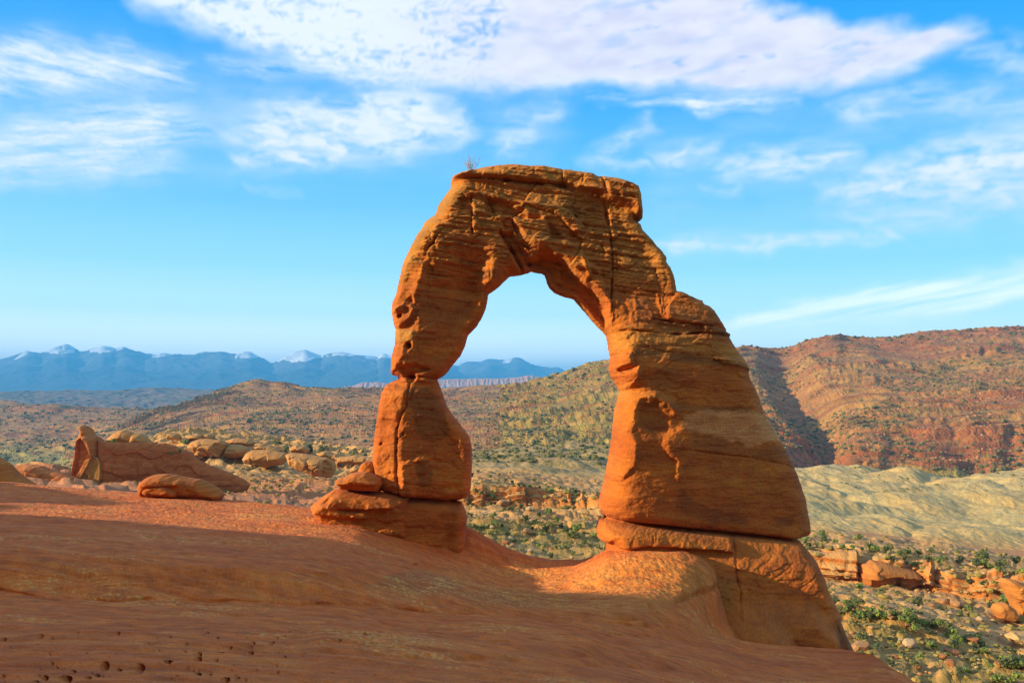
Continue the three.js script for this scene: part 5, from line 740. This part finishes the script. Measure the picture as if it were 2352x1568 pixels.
const zones = [
  // scale and offset of the list, its points (x, y, radius), and what a shrub there looks like
  [0.162, 1034.9, 1063, '315,165,40 400,120,20 575,170,30 680,160,22 690,235,25 780,245,25 880,280,30 950,290,35 1010,300,35 1195,240,35 1270,345,25 1330,350,25 1410,365,40 1700,400,30 1760,400,35 1830,400,25', 'shrub on the flat top above the streaked cliff seen through the arch', 'shrubs above the streaked cliff'],
  [0.162, 1034.9, 1063, '545,450,30 615,470,35 390,610,25 1005,600,40 895,640,35 840,670,30 1050,655,25 1385,670,55 1270,720,40 1660,605,40 310,725,25 630,740,40', 'shrub at the foot of the streaked cliff seen through the arch', 'shrubs at the cliff foot'],
  [0.162, 1034.9, 1063, '610,840,50 660,905,35 365,895,40 350,950,35 480,870,35 585,975,35 675,1020,35 810,990,40 1075,800,45 1190,820,40 980,890,28 1090,925,35 1340,930,55 1430,935,35 1190,1035,25 1295,1045,35 1080,1085,38 1840,900,50 1790,970,60 1740,1010,45 1700,1000,40 1820,1050,40 1650,960,40 1890,1110,35 1510,1090,45 1920,1120,35 1970,1235,32 2070,1070,45 2110,1170,35 1850,1170,25 1860,1240,25 1625,1250,38 1740,1290,40 1510,1250,30 1430,1290,35 1440,1340,40 1065,1185,25 930,1090,35 1570,900,40 1590,850,30 1500,800,45 1750,880,45 1700,1040,35 1260,1140,40 850,1100,25 1350,1180,28 1180,930,25 740,900,25', 'bright green shrub on the stony slope low in the arch opening', 'shrubs on the slope low in the arch opening'],
  [0.2802, 1787.5, 1129, '370,335,35 655,365,32 385,385,30 465,395,25 240,385,28 225,405,25 310,360,15 345,430,20 250,440,25 530,450,28 600,445,25 685,465,18 740,440,35 790,445,35 905,470,38 850,405,15 990,500,35 1040,500,40 995,540,25 1140,520,28 1110,570,25 1225,540,35 1310,555,35 1350,555,30 1480,565,40 1620,575,40 1650,560,45 1680,590,35 1720,600,25 1790,595,45 1670,500,35 1950,540,40 1970,620,45 1995,690,45 1410,615,20 1260,485,25 1650,730,25 1560,715,30 1770,660,25', 'shrub on the red flat between the badlands and the rounded outcrop', 'shrubs on the red flat below the badlands'],
  [0.2802, 1787.5, 1129, '660,760,30 1140,880,35 1485,1000,25 1710,940,25 1560,940,30 1840,880,40', 'lone shrub on the pale bare bench below the rounded outcrop', 'shrubs on the pale bench'],
  [0.2802, 1787.5, 1129, '465,880,35 555,895,30 600,930,45 650,920,45 570,1010,35 620,990,50 690,1000,45 640,1030,35 730,970,40 790,980,45 850,990,45 840,940,20 760,1040,35 920,1045,35 1000,1040,40 1050,1030,40 1090,1035,45 1060,1080,40 1110,1100,35 1180,1050,40 1240,1080,35 1310,1080,35 1270,1070,30 1370,1110,45 1400,1150,45 1440,1170,40 1480,1190,40 1540,1190,35 1560,1165,25 1440,1230,45 1630,1180,30 1660,1230,35 1670,1280,40', 'dense green shrub in the diagonal row along the pale bench, right of the arch', 'shrubs of the diagonal row'],
  [0.2802, 1787.5, 1129, '1010,1160,25 1230,1150,25 680,1200,40 790,1290,30 1370,1310,25 1260,1240,40 940,1280,30 820,1190,20 1580,1280,25 1630,1290,25 1890,1370,55 1950,1400,50 1850,1450,50 1830,1340,30 1720,1420,25 1630,1440,25 1520,1460,30 1920,1450,45 1990,1430,45 1830,1520,45 1780,1540,40 1470,1520,35 1100,1400,30 1140,1330,35 690,1330,40 920,1390,35 1940,1540,50 1990,1340,30', 'shrub scattered on the grassy slope in the bottom right corner', 'shrubs on the bottom right slope'],
  [0.22, 376.3, 940.8, '235,330,35 470,290,20 1190,365,35 1530,390,50 1660,410,38 1440,405,30 1280,395,35 1450,435,22 1720,475,25 1885,515,20 1980,460,25 2000,540,30 330,375,30 400,390,22 715,350,28 1420,365,15 2110,470,22', 'green shrub between the pale rocks of the bench left of the arch', 'shrubs on the rocky bench'],
];
const big3 = { };
for (const [k, ox, oy, s, label, group] of zones) { const pts = pairs(s), own = new Map(), pick = (f, w) => { const b = [...pts].filter((p) => !own.has(p)).sort((a, c) => f(c) - f(a))[0]; if (b && pts.length > 7) own.set(b, w + ' ' + label); };
  pick((p) => -p[0], 'leftmost'); pick((p) => p[0], 'rightmost'); pick((p) => -p[1], 'uppermost'); pick((p) => p[1], 'lowest'); pick((p) => p[2], 'largest');
  for (const p of pts) { const [x, y, r] = p;
  const px = ox + x * k, rad = r * k * 1.4, py = oy + y * k + rad * 0.75, at = canyon.find(px, py); if (!at) continue;
  at.z += 0.5; shrub(at, rad, own.get(p) ?? label, group);
} }
for (const [x, y, r, l] of [[261, 1013, 9, 'bright green shrub in front of the twin-humped dome'], [246, 1011, 5, 'small dark shrub left of the twin-humped dome'], [358, 1017, 6, 'dark shrub right of the pale rounded rock above the shaded slope'], [412, 1036, 8, 'left one of two grey-green shrubs high on the shaded slope'], [392, 1040, 7, 'grey-green shrub on the shaded slope nearest the thin fin']]) shrub(P(x, y + r * 0.6, 180.5), r, l, undefined);
// the sparse plant on top of the arch
{
  const b = P(1083, 394, AD - 0.6), o = thing('sparse_plant', 'sparse thin-stemmed plant growing on the top left of the arch cap', 'plant', b.toArray());
  seed = 99; const low = leaves(160, 0.05, 5, 0.7); low.scale(0.30, 0.30, 0.26); 
  M.dry = new THREE.MeshPhysicalMaterial({ color: new THREE.Color().setRGB(2.4, 1.9, 2.6), vertexColors: true, roughness: 0.9, side: THREE.DoubleSide, transmission: 0.3, thickness: 0 });
  M.dry.color.setRGB(1, 1, 1);
  { const c = low.attributes.color; for (let i = 0; i < c.count; i++) { const g = c.getX(i); c.setXYZ(i, 0.30 + g, 0.24 + g * 0.8, 0.05); } }
  add('foliage', low, M.dry, o); seed = 77;
  for (let i = 0; i < 13; i++) {
    const a = rr(-1, 1) * 0.42, h = rr(0.42, 0.8), z = rr(-0.2, 0.2), c = new THREE.CatmullRomCurve3([new THREE.Vector3(a * 0.2, -0.05, 0), new THREE.Vector3(a * 0.6, h * 0.45, z * 0.6), new THREE.Vector3(a, h, z)]);
    const st = add('stem', new THREE.TubeGeometry(c, 6, 0.004, 5), M.stem, o), gs = [];
    for (let k = 0; k < 16; k++) { const q = c.getPoint(0.45 + 0.55 * k / 16), l = new THREE.IcosahedronGeometry(rr(0.008, 0.016), 0); l.scale(1, 1.8, 1); l.translate(q.x + rr(-0.03, 0.03), q.y, q.z + rr(-0.03, 0.03)); gs.push(l); }
    add('flower_spike', mergeGeometries(gs), M.spike ??= new THREE.MeshStandardMaterial({ color: new THREE.Color().setRGB(0.5, 0.45, 0.4), roughness: 1 }), st);
  }
}
// ---------------------------------------------------------------- what nobody could count: scrub on the hills, grass and stones in the canyon
function scatter(name, label, lands, geo, mat, colour) {
  const ms = [], cs = [], q = new THREE.Quaternion(), up = new THREE.Vector3(0, 1, 0), e = new THREE.Vector3();
  for (const { land, n, size, keep, v0 = 0, v1 = 99, x0 = -1e9, x1 = 1e9 } of lands) {
    let done = 0;
    for (let tries = 0; tries < n * 6 && done < n; tries++) {
      const i = (rnd() * land.nu) | 0, j = (rnd() * land.nv) | 0, o = (j * land.nu + i) * 3, v = land.info[o + 2], px = land.info[o];
      if (v < v0 || v > v1 || px < x0 || px > x1) continue;
      const x = land.out[o], y = land.out[o + 1], z = land.out[o + 2];
      if (keep && rnd() > keep(x, y, z, px, v)) continue;
      const s = size * (0.45 + 1.3 * Math.pow(rnd(), 3)); e.set(x + rr(-1, 1) * size, y + s * 0.25, z + rr(-1, 1) * size);
      ms.push(new THREE.Matrix4().compose(e, q.setFromAxisAngle(up, rr(0, 6.3)), new THREE.Vector3(s * rr(0.8, 1.4), s * rr(0.7, 1.1), s))); cs.push(colour()); done++;
    }
  }
  const im = new THREE.InstancedMesh(geo, mat, ms.length); const c = new THREE.Color();
  ms.forEach((m, i) => { im.setMatrixAt(i, m); im.setColorAt(i, c.setRGB(...cs[i])); });
  im.name = numbered(name); im.castShadow = im.receiveShadow = true; scene.add(im); return tag(im, label, undefined, undefined, 'stuff');
}
seed = 31337;
const tuft = (() => { const g = new THREE.IcosahedronGeometry(1, 1), p = g.attributes.position; for (let i = 0; i < p.count; i++) { const k = 1 + 0.5 * noise(p.getX(i) * 2.3, p.getY(i) * 2.3, p.getZ(i) * 2.3); p.setXYZ(i, p.getX(i) * k, p.getY(i) * k * 0.8, p.getZ(i) * k); } g.computeVertexNormals(); return g; })();
const matte = new THREE.MeshStandardMaterial({ color: new THREE.Color().setRGB(0.74, 0.7, 0.62), roughness: 1 });
const patchy = (s) => (x, y, z) => clamp(0.35 + 1.6 * fbm(x / s, z / s, 3, 3));
scatter('hill_scrub', 'dark green scrub dotting the far hills and the red ridge', [
  { land: hillRight, n: 13000, size: 1.7, keep: patchy(160), v0: 0.8, v1: 3.6 }, { land: hillRight, n: 1500, size: 2.6, v0: 3.6, v1: 4.05 }, { land: hillLeft, n: 11000, size: 1.9, keep: patchy(180), v0: 1, v1: 4.05 }, { land: hillLow, n: 8000, size: 2.3, keep: patchy(180), v0: 0.9, v1: 4.05 }, { land: badlands, n: 300, size: 1.0, v0: 2.5, v1: 4 }, { land: badlands, n: 1400, size: 1.3, v0: 1.6, v1: 4.2, x0: 1000, x1: 1480 },
], tuft, matte, () => mixc([0.09, 0.10, 0.02], [0.24, 0.20, 0.04], rnd()));
scatter('hill_rocks', 'reddish rocks and broken ledges strewn over the far hills', [
  { land: hillRight, n: 6000, size: 1.3, keep: (x, y, z, px, v) => clamp(0.1 + 2.2 * noise(px / 420, v * 9, 3) + 0.8 * fbm(x / 90, z / 90, 5, 3)), v0: 1.3, v1: 4 }, { land: hillLeft, n: 4500, size: 1.5, keep: (x, y, z, px, v) => clamp(0.1 + 2.2 * noise(px / 420, v * 9, 7) + 0.8 * fbm(x / 90, z / 90, 9, 3)), v0: 1, v1: 4 }, { land: hillLow, n: 3000, size: 1.8, keep: patchy(120), v0: 1.6, v1: 4 },
], boulderGeo(3.3, 0.8, [1, 1, 1], 1), matte, () => mixc([0.50, 0.17, 0.06], [0.66, 0.32, 0.13], rnd()));
scatter('dry_grass', 'yellowish dry grass and low scrub on the canyon slopes', [
  { land: canyon, n: 16000, size: 0.22, keep: patchy(14), v0: 1, v1: 3.2, x0: 1060, x1: 2400 }, { land: canyon, n: 5000, size: 0.4, keep: patchy(24), v0: 3.2, v1: 7.5, x0: 1040, x1: 2400 }, { land: canyon, n: 5000, size: 0.4, keep: patchy(24), v0: 1.6, v1: 6.5, x0: 160, x1: 900 },
], tuft, matte, () => mixc([0.16, 0.16, 0.03], [0.44, 0.31, 0.07], rnd()));
scatter('rubble', 'loose stones strewn over the canyon slopes', [
  { land: canyon, n: 4200, size: 0.2, keep: patchy(9), v0: 1, v1: 3.6, x0: 1060, x1: 2400 }, { land: canyon, n: 1200, size: 0.35, v0: 3.6, v1: 6.5, x0: 350, x1: 2400 },
], boulderGeo(3.3, 0.7, [1, 1, 1], 1), matte, () => mixc([0.50, 0.22, 0.07], [0.66, 0.42, 0.18], rnd()));
renderer.render(scene, camera);
